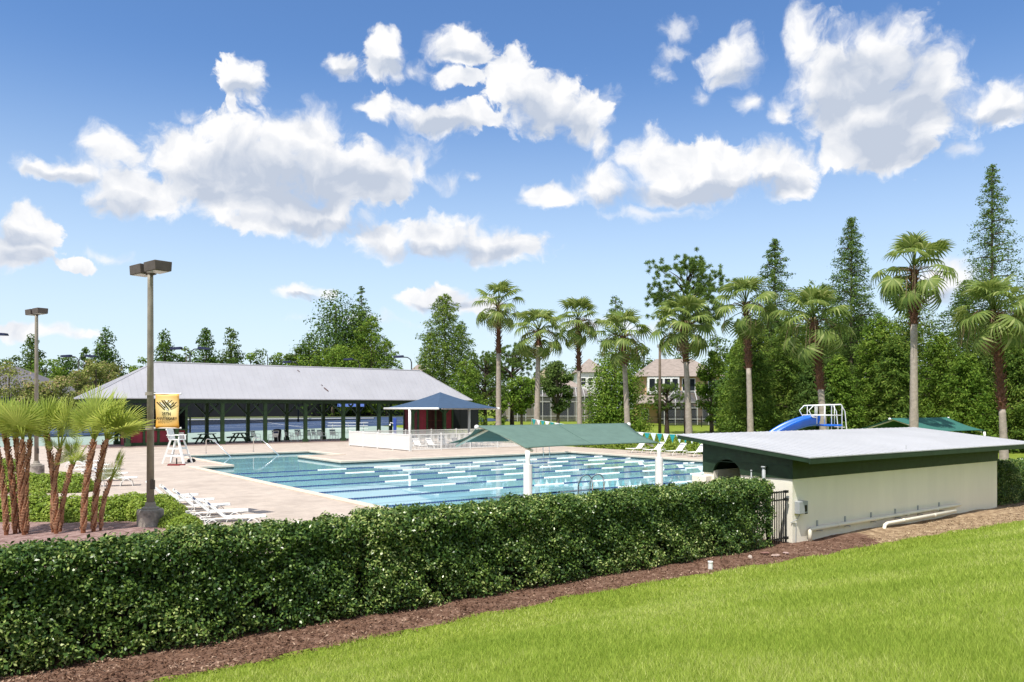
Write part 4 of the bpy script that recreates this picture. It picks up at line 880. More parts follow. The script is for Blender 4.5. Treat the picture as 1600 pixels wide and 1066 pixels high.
court_light('black court light in front of the tall dark tree behind the ridge', 466,566,110,(-1,)); court_light('black court light half hidden by bright foliage over the ridge', 562,562,105,(-1,)); court_light('black single arm court light bent over at the ridge end', 643,558,95,(-1,)); court_light('court light cut off by the picture edge beside the far lamp post', -22,523,80,(1,))
# light poles on the right side
q = PD(1357,534,60); t = thing('pool_light', 'tall grey T headed light pole among the palms behind the blue slide', 'light pole', (q.x,q.y,0), -YAW); b = MB(); b.tube([(0,0,-.1),(0,0,q.z)], [.11,.07], 12); b.build('pole', mat('galvanised_pole', (.33,.34,.33), .5), t, smooth=True)
for s_ in (-1,1): b = MB(); b.b2((min(s_*.12,s_*1.0),-.2,q.z-.12), (max(s_*.12,s_*1.0),.2,q.z+.1)); b.build('lamp_head', M['grey'], t, bevel=.02)
b = MB(); b.b2((-.12,-.05,q.z-.05), (.12,.05,q.z+.02)); b.build('crossarm', M['grey'], t)
q = PD(1031,540,74); t = thing('utility_pole', 'thin weathered wooden pole in front of the peach house', 'pole', (q.x,q.y,0)); b = MB(); b.tube([(0,0,-.1),(0,0,q.z)], [.15,.11], 10); b.build('shaft', M['bark'], t, smooth=True); b = MB(); b.box((0,0,q.z-.05), (.5,.2,.3), rz=-YAW); b.build('lamp_box', M['grey'], t)
# iron fence behind the hedge
fe = thing('iron_fence', 'black iron picket fence running through the hedge to the pump house corner', 'fence', (-6,15.30,LOW)); L = 27.0
b = MB(); x = .05
while x < L: b.b2((x-.011,-.011,.06), (x+.011,.011,1.62)); x += .115
b.build('pickets', M['black'], fe)
for z in (.18,1.30,1.56): b = MB(); b.b2((0,-.02,z), (L,.02,z+.04)); b.build('rail', M['black'], fe)
x = 2.0
while x < L+.1: b = MB(); b.b2((x-.035,-.035,-.05), (x+.035,.035,1.66)); b.b2((x-.045,-.045,1.66), (x+.045,.045,1.70)); b.build('post', M['black'], fe); x += 2.45
gp = thing('gate_panel', 'black iron gate panel with latch posts against the pump house wall', 'gate', (20.55,14.62,LOW)); b = MB()
for i in range(8): b.b2((.11*i-.012,-.012,.06), (.11*i+.012,.012,1.66))
b.build('pickets', M['black'], gp)
for z in (.18,1.36,1.60): b = MB(); b.b2((-.05,-.022,z), (.82,.022,z+.04)); b.b2((.74,-.05,z-.02), (.86,.05,z+.06)); b.build('rail', M['black'], gp)
for x, w_ in ((-.08,.05),): b = MB(); b.b2((x-w_,-w_,-.05), (x+w_,w_,1.74)); b.build('post', M['black'], gp)
# small things in the mulch
q = P(1110,888,LOW+.05); t = thing('drain_pipe_end', 'short white drain pipe end sticking out of the mulch', 'pipe', q, .5); b = MB(); b.tube([(0,0,-.05),(0,0,.17)], .06, 12); b.tube([(0,0,.02),(.2,.02,.02)], .05, 10); b.build('elbow', M['white'], t, smooth=False); b = MB(); b.tube([(0,0,.15),(0,0,.18)], .07, 12); b.build('rim', M['white'], t)
for k, (px, py, sx_, lb) in enumerate(((1212,868,.17,'long pale rock slab lying in mulch by the gate'),(1228,864,.11,'small rounded pink rock in mulch by the gate'),(1195,864,.15,'reddish flat rock in mulch near the hedge end'),(1172,871,.10,'upright pale stone at the mulch edge'))):
    q = P(px,py,LOW+.06); bpy.data.meshes.new('x'); b = MB(); b.lathe([(.0,-.5),(.8,-.3),(1,.1),(.6,.45),(.0,.55)], n=9); b.v = [(x*sx_*random.uniform(.8,1.2), y*sx_*.6*random.uniform(.8,1.2), z*sx_*(.45 if k != 3 else 1.3)*random.uniform(.8,1.1)) for x,y,z in b.v]
    o = b.build('rock', mat('rock_stone', [(.36,.26,.22),(.40,.28,.26),(.22,.12,.10),(.45,.38,.33),(.22,.2,.19)][k], .95, .3, 8), None); o.location = q; o.rotation_euler = (0,0,k*1.3); tag(o, lb, 'rock')
for k, (px, py) in enumerate(((183,758),(172,763))): pass
# ================================================================== plants
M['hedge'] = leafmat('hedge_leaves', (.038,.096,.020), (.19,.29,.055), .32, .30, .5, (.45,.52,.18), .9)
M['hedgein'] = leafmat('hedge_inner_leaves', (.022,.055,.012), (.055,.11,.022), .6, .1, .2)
M['twig'] = mat('hedge_twigs', (.05,.035,.028), .95, .3, 8)
M['shrub'] = leafmat('shrub_leaves', (.13,.21,.025), (.27,.37,.05), .5, .3, .25, (.36,.43,.08), 1.5)
M['palmleaf'] = leafmat('young_palm_leaf', (.24,.33,.055), (.44,.50,.12), .5, .42, .2, None, .8)
M['fan'] = leafmat('fan_palm_leaf', (.085,.14,.028), (.20,.26,.06), .55, .32, .18, (.32,.36,.13), .5)
M['deadfan'] = leafmat('dead_palm_leaf', (.16,.105,.055), (.32,.24,.15), .8, .2, .1)
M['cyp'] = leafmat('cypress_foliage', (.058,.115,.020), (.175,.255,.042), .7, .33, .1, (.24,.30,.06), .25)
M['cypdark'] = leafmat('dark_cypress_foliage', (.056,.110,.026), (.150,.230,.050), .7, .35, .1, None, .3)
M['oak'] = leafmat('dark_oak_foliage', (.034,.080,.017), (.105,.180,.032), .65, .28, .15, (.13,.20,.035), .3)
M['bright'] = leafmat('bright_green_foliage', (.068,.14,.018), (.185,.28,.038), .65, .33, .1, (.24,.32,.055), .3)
M['pine'] = leafmat('pine_needles', (.07,.13,.03), (.18,.27,.06), .65, .4, .08, None, .4)
M['myrtle'] = leafmat('pale_myrtle_foliage', (.13,.17,.04), (.28,.30,.085), .65, .3, .1, (.42,.32,.18), .4)
M['far'] = leafmat('far_green_foliage', (.05,.095,.024), (.13,.19,.045), .7, .3, .1, None, .3)
M['palmtrunk'] = mat('grey_palm_trunk', (.34,.29,.24), .9, .22, 5, bump=.5, bscale=18)
M['palmboot'] = mat('brown_palm_boots', (.12,.055,.032), .9, .5, 9, bump=.7, bscale=22)
M['fibre'] = mat('red_fibre_trunk', (.23,.088,.042), .95, .5, 10, bump=.9, bscale=30)
M['fibrepale'] = mat('pale_leaf_stubs', (.40,.22,.13), .9, .3, 8)
def wob(x, y, s=1.0): return (np.sin(x*2.1*s+1)+np.sin(y*3.3*s+2)+np.sin((x+y)*4.7*s)+.7*np.sin((x-1.3*y)*8.1*s))/3.7
# ---- hedges
def hedge(label, x0, x1, yc, hw, zb, zt, nleaf, seed, Ls=.070, holes=True, ml='hedge'):
    t = thing('hedge', label, 'hedge', ((x0+x1)/2, yc, zb)); L = x1-x0; H = zt-zb; r = np.random.default_rng(seed)
    def pts(n, depth):
        # walk round a rounded section: front, top, back
        s = r.random(n)*(2*H*.98+2*hw); x = (r.random(n)-.5)*L; front = s < H; top = (s >= H) & (s < H+2*hw)
        y = np.where(front, -hw, np.where(top, -hw+(s-H), hw)); z = np.where(front, s, np.where(top, H, H-(s-H-2*hw)))
        nrm = np.stack([np.zeros(n), np.where(front, -1, np.where(top, 0, 1.)), np.where(top, 1., 0)], 1)
        # rounded shoulders and open, ragged foot
        sh = np.clip((z-(H-.25))/.25, 0, 1)*np.clip((np.abs(y)-(hw-.25))/.25, 0, 1); y = y*(1-.16*sh); z = z-.10*sh; nrm[:,2] += sh*.8; nrm[:,1] += np.sign(y)*sh*.8
        # pull in the section ends
        ex = np.clip((np.abs(x)-(L/2-.35))/.35, 0, 1); y *= 1-.45*ex**2; z = z*(1-.10*ex**2); nrm[:,0] += np.sign(x)*ex
        bump = .14*wob(x*.8+seed, z*1.2+y) + .09*wob(x*2.3, z*2.5+seed)
        foot = np.clip(1-z/.55, 0, 1); inw = depth*r.exponential(1, n)+foot*.14*r.random(n)
        q = np.stack([x, y, z], 1) + unit(nrm)*(bump-inw)[:,None] + r.normal(size=(n,3))*.035; q[:,2] = np.maximum(q[:,2], .03); return q, unit(nrm), x, z
    q, nn, x, z = pts(nleaf, .075); keep = r.random(nleaf) < np.clip(.42+z/.5, 0, 1)
    if holes: keep &= ~((wob(x*1.3+seed*2, z*1.5+3) > .46) & (z < H*.60) & (r.random(nleaf) < .85))
    q, nn = q[keep], nn[keep]; n = len(q)
    leaves('leaves', q, nn*.75 + np.array([-.15,.1,.55]) + r.normal(size=(n,3))*.62, Ls*(.7+.6*r.random(n)), Ls*.52*(.8+.5*r.random(n)), M[ml], t)
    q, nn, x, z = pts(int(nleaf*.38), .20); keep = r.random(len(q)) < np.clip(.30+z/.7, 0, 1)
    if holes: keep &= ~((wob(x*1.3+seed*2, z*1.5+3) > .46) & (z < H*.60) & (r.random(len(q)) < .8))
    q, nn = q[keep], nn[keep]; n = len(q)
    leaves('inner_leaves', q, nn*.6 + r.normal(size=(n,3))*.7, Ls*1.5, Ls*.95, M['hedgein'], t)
    b = MB(); rr = random.Random(seed); k = int(L/.28)
    for i in range(k):
        x = -L/2+.15+i*.28+rr.uniform(-.1,.1); y = rr.uniform(-.15,.15)
        for j in range(3): b.tube([(x,y,-.02),(x+rr.uniform(-.12,.12),y+rr.uniform(-.15,.15),H*.4),(x+rr.uniform(-.3,.3),y+rr.uniform(-hw*.8,hw*.8),H*.9)], [.018,.012,.004], 4, caps=False)
    b.build('stems', M['twig'], t, fix=False); return t
hedge('clipped dark green hedge, the lower section beside the young palms', -7.0, 7.10, 15.05, .60, LOW, .66, 92000, 3)
hedge('long clipped dark green hedge running up to the iron gate and pump house', 7.05, 20.6, 15.02, .62, LOW, .74, 95000, 5)
hedge('rounded hedge at the far end of the pump house', 36.6, 44, 15.4, .75, LOW, .50, 30000, 8, .07, False)
hedge('low hedge strip along the lawn behind the picket fence corner', 38.9, 40.2, 58.5, 6.0, 0, .75, 9000, 9, .10, False, 'shrub')
# ---- low shrubs
def shrub(label, w_, h_, n=3600, Ls=.085):
    t = thing('low_shrub', label, 'shrub', (0,0,0), 0, 'low clipped shrubs in the beds'); d = unit(rng.normal(size=(n,3))); d[:,2] = np.abs(d[:,2]); rad = 1-.35*rng.random(n)**2; bump = 1+.10*wob(d[:,0]*3, d[:,1]*3+d[:,2]*2)
    q = d*(rad*bump)[:,None]*np.array([w_/2, w_/2, h_]); leaves('foliage', q, d+rng.normal(size=(n,3))*.55+[0,0,.4], Ls*(.7+.6*rng.random(n)), Ls*.55, M['shrub'], t)
    b = MB()
    for i in range(7): a = i*.9; b.tube([(0,0,0),(math.cos(a)*w_*.2,math.sin(a)*w_*.2,h_*.45),(math.cos(a)*w_*.36,math.sin(a)*w_*.36,h_*.75)], [.02,.012,.005], 4)
    b.build('stems', M['twig'], t); return t
s0 = shrub('', 1.35, .66); su_ = False
rowa = [(-20,811,1),(18,812,1),(52,812,1),(86,812,.95),(118,813,1),(150,812,.9),(182,812,1),(206,806,.95),(228,812,.9),(254,800,.7),(268,812,.65),(276,824,.6),(290,836,.65)]
rowb = [(-15,768,1),(12,769,1),(44,768,.95),(70,768,1),(95,768,.95),(118,768,.95),(12,738,.9),(-16,740,.9)]
for k, (px, py, s_) in enumerate(rowa+rowb):
    q = P(px,py,.0); a = k*1.1
    lb = ('low green shrub in bed row by small palm trunks, number '+['one','two','three','four','five','six','seven','eight','nine','ten','eleven','twelve','thirteen'][k]+' along') if k < len(rowa) else ('low green shrub beyond the walk at the far lamp base, number '+['one','two','three','four','five','six','seven','eight'][k-len(rowa)]+' along')
    if not su_: s0.location = q; s0['label'] = lb; su_ = True
    else: dup(s0, q, a, lb, (s_, s_, s_*(.9+.2*random.random())))
# ---- fan palms
def fan_mesh(R, nseg, droop, spread=150, split=.45, wscale=1.0, fold=.10):
    """blade of a fan leaf, hub at the origin, opening along +x, facing +z"""
    V, F = [], []
    for i in range(nseg):
        a = math.radians(-spread+2*spread*(i+.5)/nseg); L = R*(.80+.20*math.cos(a*.6))*random.uniform(.93,1.05); da = math.radians(spread)/nseg*wscale
        ca_, sa_ = math.cos(a), math.sin(a); k = len(V); zig = fold*R*.3
        def pt(rr, ang, z): return (rr*math.cos(ang), rr*math.sin(ang), z)
        m_ = L*split; jz = random.uniform(-.04,.04)*R
        V += [pt(.02*R,a,0), pt(m_,a-da,-droop*m_*.15-zig*.3), pt(m_,a,-droop*m_*.15+zig*.3), pt(m_,a+da,-droop*m_*.15-zig*.3), pt(L*.82,a-da*.42,-droop*L*.42+jz), pt(L*.82,a+da*.42,-droop*L*.42+jz), pt(L,a+random.uniform(-.05,.05),-droop*L*(.80+.3*random.random())+jz)]
        F += [(k,k+1,k+2),(k,k+2,k+3),(k+1,k+4,k+2),(k+2,k+4,k+5),(k+2,k+5,k+3),(k+4,k+6,k+5)]
    return np.array(V), np.array(F)
def petiole(b, a, c, r0=.03, r1=.018): b.tube([a, (Vector(a)+Vector(c))/2+Vector((0,0,.05*(Vector(c)-Vector(a)).length)), c], [r0,(r0+r1)/2,r1], 5)
def orient(V, pos, az_, pitch, roll=0):
    """pitch: elevation of the leaf axis"""
    Mx = Matrix.Rotation(az_, 3, 'Z') @ Matrix.Rotation(-pitch, 3, 'Y') @ Matrix.Rotation(roll, 3, 'X'); return V @ np.array(Mx).T + np.array(pos)
def frond(parent, top, az_, pitch, plen, R, nseg, droop, m, name='frond', spread=150, wscale=1.0, split=.45, bend=.35, roll=None, rp=(.03,.018)):
    d = Vector((math.cos(az_)*math.cos(pitch), math.sin(az_)*math.cos(pitch), math.sin(pitch))); hub = Vector(top)+d*plen
    fv, ff = fan_mesh(R, nseg, droop, spread, split, wscale); fv = orient(fv, hub, az_, pitch-bend, random.uniform(-.5,.5) if roll is None else roll)
    b = MB(); petiole(b, top, hub, *rp); pv_ = np.array(b.v); tri = []
    for f in b.f:
        for q in range(1, len(f)-1): tri.append((f[0], f[q], f[q+1]))
    V = np.concatenate([pv_, fv]); F = np.concatenate([np.array(tri), ff+len(pv_)]); return np_mesh(name, V, F, m, parent)
def tall_palm(label, px, Z, ytop, ybase_crown, lean=0, seed=0, brown=.32, n=30, R=1.0):
    random.seed(seed); rng_ = random.Random(seed); x, y = XZ((px-800)/FOC*Z, Z); zg = gz(x, y); t = thing('fan_palm', label, 'palm tree', (x,y,zg), 0, 'tall fan palms in a row')
    ztop = CAM_Z+(HOR-ytop)/FOC*Z-zg; crown_h = 2.05*R; Hc = ztop-crown_h; lx, ly = CA*lean, -SA*lean; topv = Vector((lx, ly, Hc))
    zb = Hc*(1-brown); pts = []; rs = []
    for i in range(13): f = i/12; pts.append((lx*f**1.6, ly*f**1.6, -.1+f*(zb+.1))); rs.append((.25-.07*f+(.10*(1-f)**6))*R*.88*(1+.05*math.sin(i*2.7+seed)))
    fz = zb/Hc; pts = [(lx*(i/12*fz)**1.6, ly*(i/12*fz)**1.6, -.1+i/12*(zb+.1)) for i in range(13)]
    b = MB(); b.tube(pts, rs, 12); b.build('trunk', M['palmtrunk'], t, smooth=True)
    b = MB(); pb_ = [(lx*(fz+(1-fz)*i/6)**1.6, ly*(fz+(1-fz)*i/6)**1.6, zb+(Hc-zb)*i/6+.0) for i in range(7)]; b.tube(pb_, [rs[-1]*(1.12+.12*math.sin(i*2)) for i in range(7)], 10)
    k = 0; z = zb-.2
    while z < Hc:
        f = z/Hc; c_ = Vector((lx*f**1.6, ly*f**1.6, z)); a = k*2.4; d = Vector((math.cos(a), math.sin(a), 0)); r0 = rs[-1]*.95
        b.bar(c_+d*r0, c_+d*(r0+.13+.08*rng_.random())+Vector((0,0,.2)), .11, .03); k += 1; z += .055 if z > zb else .1
    b.build('leaf_bases', M['palmboot'], t)
    for i in range(n):
        f = i/(n-1); a = i*2.39996+rng_.uniform(-.25,.25); pit = math.radians(84-130*f**1.05+rng_.uniform(-14,14)); pl_ = R*(.70+.72*math.sin(min(1,f*1.4+.15)*PI*.5)+rng_.uniform(-.1,.15))
        frond(t, topv+Vector((0,0,.30*(1-f)-.35*f)), a, pit, pl_, R*rng_.uniform(.78,1.0), 17, .18+.65*f+.25*rng_.random(), M['fan'], wscale=1.05, spread=118, split=.55, bend=rng_.uniform(.15,.6))
    for i in range(5+seed%5):
        a = rng_.uniform(0,2*PI); frond(t, topv+Vector((0,0,-.5-.3*rng_.random())), a, math.radians(rng_.uniform(-70,-45)), R*rng_.uniform(.6,1.0), R*rng_.uniform(.5,.7), 9, .9, M['deadfan'], 'dead_frond', spread=70, wscale=.7, bend=.5)
    b = MB()
    for i in range(6):                                      # drooping spent flower stalks
        a = rng_.uniform(0,2*PI); d = Vector((math.cos(a), math.sin(a), 0)); p_ = topv+Vector((0,0,-.1))
        for j in range(4): e = d+Vector((rng_.uniform(-.3,.3), rng_.uniform(-.3,.3), 0)); b.tube([p_, p_+e*.7+Vector((0,0,.25)), p_+e*1.25+Vector((0,0,-.35)), p_+e*1.45+Vector((0,0,-1.2-.5*rng_.random()))], [.016,.014,.012,.008], 4)
    b.build('flower_stalk', M['deadfan'], t); return t
tp = [(779,67,434,0,.35,1.22,'tall fan palm standing alone nearest the blue canopy'),(839,64,474,.1,.12,1.15,'fan palm with hanging tan flower stalks beside the lone tall palm'),(906,61.5,462,-.1,.4,1.1,'fan palm with dark brown upper trunk in front of the white house'),(981,58,478,-.25,.25,1.12,'fan palm in front of the big bright leafy tree'),(1077,54,455,-.25,.3,1.15,'fan palm in front of the peach house, slightly curved trunk'),(1173,50,428,-.2,.42,1.10,'fan palm with shaggy dead stalks before the cypresses'),(1288,47,442,-.4,.5,1.12,'fan palm rising behind the blue slide railing'),(1428,42.5,360,0,.28,1.15,'tallest looking fan palm, right behind the small green canopy'),(1569,39,428,-.3,.62,1.05,'fan palm at the end of the row beside the tallest cypress')]
for i, (px, Z, yt, ln_, br_, R_, lb) in enumerate(tp): tall_palm(lb.replace('right behind','just behind'), px, Z, yt, 0, ln_*1.6, 40+i, br_, 26+(i*5)%7, R_*(.93+.06*math.sin(i*2.3)))
# ---- young palms in the bed
def small_palm(label, bx, by, tx, ty, R, n, rad, seed, tilt=None, fans=None):
    rg = random.Random(seed); random.seed(seed); b0 = P(bx,by); Z = ahead(b0.x,b0.y); t = thing('young_palm', label, 'palm', b0, 0, 'young palms in the bed'); tp_ = PD(tx,ty,Z+rg.uniform(-.25,.25))-b0
    N_ = 12; pts = []; 
    for i in range(N_+1): f = i/N_; q = tp_*f; q += Vector((CA,-SA,0))*(.06*math.sin(f*PI)*(-1 if tp_.dot(Vector((CA,-SA,0))) > 0 else 1)); pts.append(q)
    b = MB(); b.tube([pts[0]-Vector((0,0,.1))]+pts, [rad*.64]+[rad*.54*(1-.12*i/N_)*(1+.07*math.sin(i*2.3+seed)) for i in range(N_+1)], 9); tr = b.build('trunk', M['fibre'], t)
    b = MB(); k = 0; L = tp_.length; z = .1
    while z < L:
        f = z/L; q = pts[min(N_, int(f*N_))].lerp(pts[min(N_, int(f*N_)+1)], f*N_-int(f*N_)); a = k*2.2+seed; d = Vector((math.cos(a), math.sin(a), 0)); b.bar(q+d*rad*.45, q+d*(rad*.63+.024*rg.random())+Vector((0,0,.075)), .07, .012); k += 1; z += .022
    b.build('leaf_stubs', M['fibrepale'], tr)
    for i, (aim, pit, pl_, RR) in enumerate(fans):
        # aim: compass angle relative to the viewer's right-hand direction
        frond(t, tp_, -YAW+math.radians(aim), math.radians(min(88,pit+6)), pl_*.85, RR*1.0, 30, .02+.10*rg.random(), M['palmleaf'], spread=112, wscale=.80, split=.48, bend=rg.uniform(-.15,.12), roll=rg.uniform(-.3,.3), rp=(.024,.012))
    return t
def fs_(n, R, seed, lo=35, hi=88, amin=0, amax=360):
    r = random.Random(seed); return [(amin+(amax-amin)*(i+r.random()*.8)/n, r.uniform(lo,hi), R*r.uniform(.45,.8), R*r.uniform(.8,1.08)) for i in range(n)]
small_palm('young palm leaning out of the picture edge', 10,838,-8,690, .7, 6, .085, 1, fans=fs_(7,.62,1))
small_palm('young palm with bushy crown at the picture edge, second trunk in', 24,836,7,678, .7, 7, .09, 2, fans=fs_(8,.62,2))
small_palm('young palm with starburst fan facing the viewer', 38,838,36,690, .7, 7, .085, 3, fans=fs_(5,.60,3,60,88)+[(270,55,.5,.70),(100,80,.45,.65)])
small_palm('thin young palm trunk behind the starburst fan', 32,834,24,684, .6, 5, .08, 4, fans=fs_(4,.5,4))
small_palm('thin young palm trunk touching the starburst one', 42,836,47,690, .6, 4, .07, 5, fans=fs_(4,.5,5))
small_palm('young palm with two big fans meeting over the clump gap', 88,836,73,684, .7, 7, .085, 6, fans=[(200,78,.55,.62),(170,60,.5,.6),(20,62,.6,.62),(300,70,.5,.55),(90,80,.5,.6),(0,80,.5,.55)])
small_palm('slim young palm with one small side fan', 83,834,93,705, .6, 5, .065, 7, fans=[(5,72,.75,.68),(180,35,.2,.36),(60,60,.5,.5),(190,80,.7,.6)])
small_palm('short young palm with small upright leaves in the middle of the bed', 94,833,113,728, .5, 5, .065, 8, fans=[(30,50,.28,.45),(170,70,.35,.42),(60,75,.35,.45),(330,35,.25,.36),(140,30,.25,.4)])
small_palm('stout young palm with tall pointed crown nearest the lamp', 130,835,147,690, .8, 8, .10, 9, fans=[(150,72,.5,.55),(60,84,.75,.72),(20,66,.85,.72),(180,60,.45,.55),(350,52,.6,.66),(270,66,.4,.6),(100,75,.6,.6)])
small_palm('stout young palm with fans reaching across the lamp post', 146,833,166,688, .8, 8, .09, 10, fans=[(5,40,.55,.72),(355,24,.55,.78),(20,58,.65,.7),(340,34,.4,.66),(60,74,.65,.66),(300,46,.45,.6),(180,72,.5,.5),(12,10,.35,.6)])
small_palm('thinnest young palm with a single narrow leaf bundle', 157,831,173,752, .4, 3, .06, 11, fans=[(20,68,.55,.40),(30,58,.45,.42),(160,80,.12,.36)])
# ---- trees
def place_tree(o, px, Z, h=None):
    x, y = XZ((px-800)/FOC*Z, Z); o.location = (x, y, gz(x, y)-.05); return o
def crown_leaves(t, q, nn, L, Wd_, m, T=None, name='crown'): return leaves(name, q, nn, L, Wd_, M[m], t, T)
def trunk(t, H, r, m='bark', bend=0, limbs=(), top=.9):
    b = MB(); b.tube([(bend*(i/8)**2*math.cos(1.7), bend*(i/8)**2*math.sin(.6), -.1+H*top*i/8) for i in range(9)], [max(.03, r*(1-.85*(i/8)**.9)) for i in range(9)], 8)
    o = b.build('trunk', M[m], t, smooth=True)
    if limbs:
        b = MB()
        for a, c in limbs: b.tube([a, (Vector(a)+Vector(c))/2+Vector((0,0,.06*(Vector(c)-Vector(a)).length)), c], [r*.34,r*.2,r*.06], 5, caps=False)
        b.build('limbs', M[m], o, fix=False)
    return o
def clumpy(label, px, Z, ytop, hw, m='oak', n=5000, base=.12, shape='round', seed=0, name='broadleaf_tree', L=None, pointy=.58, ncl=44, ragged=1.0):
    """crown of many leaf clumps inside a tapering envelope"""
    r = np.random.default_rng(seed); t = thing(name, label, 'tree'); place_tree(t, px, Z); zg = t.location.z; H = CAM_Z+(HOR-ytop)/FOC*Z-zg; Wd_ = hw/FOC*Z; L = L or max(.16, Z*.0032)
    cl = []
    while len(cl) < ncl:
        f = 1-r.random()**.62 if shape != 'round' else r.random(); env = (1-f)**pointy*np.clip(f/.06+.6, 0, 1) if shape != 'round' else math.sqrt(max(0, 1-(2*f-1)**2))*.95+.05
        a = r.random()*2*PI; rad = env*Wd_*r.random()**.42*.80; s = Wd_*(.25+.20*r.random())*(.38+.62*env); z = H*(base+(1-base)*f*.97); cl.append((rad*math.cos(a), rad*math.sin(a), z, s))
    if shape != 'round': cl += [(0,0,H*.955,Wd_*.14),(r.normal()*.1*Wd_,r.normal()*.1*Wd_,H*.89,Wd_*.20)]
    if shape != 'round':
        for i in range(16): f = .04+.93*i/15; e = (1-f)**pointy; cl.append((r.normal()*.16*e*Wd_, r.normal()*.16*e*Wd_, H*(base+(1-base)*f), Wd_*(.62*e+.07)))
    cl = np.array(cl); k = r.choice(len(cl), n, p=cl[:,3]**2/np.sum(cl[:,3]**2)); d = unit(r.normal(size=(n,3))); rr = (1-.55*r.random(n)**2)*(1+.085*ragged*r.normal(size=n))
    q = cl[k,:3] + d*(rr*cl[k,3])[:,None]*np.array([1.12,1.12,.80]); q[:,2] = np.clip(q[:,2], .1, H); crown_leaves(t, q, d*.8+r.normal(size=(n,3))*.5+[0,0,.45], L*(.6+.8*r.random(n)), L*.62*(.7+.6*r.random(n)), m)
    trunk(t, H, .022*H+.05, 'bark', 0, [((0,0,min(c_[2]*.55,H*.5)), tuple(c_[:3])) for c_ in cl[:14]]); return t
def cypress(label, px, Z, ytop, hw, m='cyp', n=6000, nb=70, base=.10, seed=0, droop=.25, L=None, power=.75, gaps=.0, name='cypress_tree', up=.35):
    """conical crown of feathery sprays carried on many side branches"""
    r = np.random.default_rng(seed); t = thing(name, label, 'tree'); place_tree(t, px, Z); zg = t.location.z; H = CAM_Z+(HOR-ytop)/FOC*Z-zg; Wd_ = hw/FOC*Z; L = L or max(.14, Z*.0027)
    Q, N_, T_ = [], [], []; lim = []; per = n//nb
    for i in range(nb):
        f = (i+r.random())/nb; f = f**.85; z = H*(base+(1-base)*f*.985); a = i*2.39996+r.normal()*.3; ln_ = Wd_*(1-f)**power*r.uniform(.62,1.12)+.12
        k = max(10, int(per*(ln_/Wd_*1.35+.15))); s = r.random(k)**.62; d = np.array([math.cos(a), math.sin(a), 0]); rise = up*(1-.4*f)*s*ln_ - droop*ln_*s**2
        thick = ln_*.13*(1.15-s*.75)+.09; c_ = np.array([0,0,z]) + d*(s*ln_)[:,None]; c_[:,2] += rise
        off = r.normal(size=(k,3))*thick[:,None]*np.array([1,1,.62]); off[:,2] -= np.abs(r.normal(size=k))*thick*.55; Q.append(c_+off); N_.append(off*.6/np.maximum(thick[:,None],.01)+r.normal(size=(k,3))*.6+[0,0,.75]); T_.append(d+r.normal(size=(k,3))*.55+[0,0,-.25])
        lim.append(((0,0,z-.05), tuple(c_[0]*0+np.array([0,0,z])+d*ln_*.85+np.array([0,0,(up*(1-.4*f)-droop*.72)*ln_*.85]))))
    Q, N_, T_ = map(np.concatenate, (Q, N_, T_)); n_ = len(Q); Q[:,2] = np.maximum(Q[:,2], .1); crown_leaves(t, Q, N_, L*(.7+.9*r.random(n_)), L*.46*(.7+.6*r.random(n_)), m, T_)
    trunk(t, H, .008*H+.04, 'bark', 0, lim[::2], .985); return t
def pine(label, px, Z, ytop, hw, seed=0, base=.45, nb=40, lean=0, per=12):
    """open crown: needle tufts at the branch tips"""
    r = np.random.default_rng(seed); t = thing('pine_tree', label, 'tree'); place_tree(t, px, Z); zg = t.location.z; H = CAM_Z+(HOR-ytop)/FOC*Z-zg; Wd_ = hw/FOC*Z; Q, N_, T_, lim = [], [], [], []
    for i in range(nb):
        f = r.random(); z0_ = H*(base+(1-base)*f*.8); a = r.random()*2*PI; ln_ = Wd_*(math.sqrt(max(.03, 1-(1.5*f-.55)**2))*r.uniform(.45,1.0)); tip = np.array([math.cos(a)*ln_, math.sin(a)*ln_, min(H*.985, z0_+ln_*.35+H*.10*f)])
        lim.append(((0,0,z0_), tuple(tip)))
        for j in range(per):
            c_ = tip+r.normal(size=3)*np.array([.6,.6,.42])*Wd_*.28; k = 46; d = unit(r.normal(size=(k,3))+np.array([0,0,.5])); le = Wd_*.085*(.7+.5*r.random(k)); Q.append(c_+d*(le*.5)[:,None]); T_.append(d); N_.append(r.normal(size=(k,3))+[0,0,.5])
    Q, N_, T_ = map(np.concatenate, (Q, N_, T_)); n_ = len(Q); leaves('crown', Q, N_, Wd_*.105*(.8+.4*r.random(n_)), Wd_*.014, M['pine'], t, T_); trunk(t, H, .30, 'pinebark', 0, lim, .93); return t
B, C_, Pn = clumpy, cypress, pine
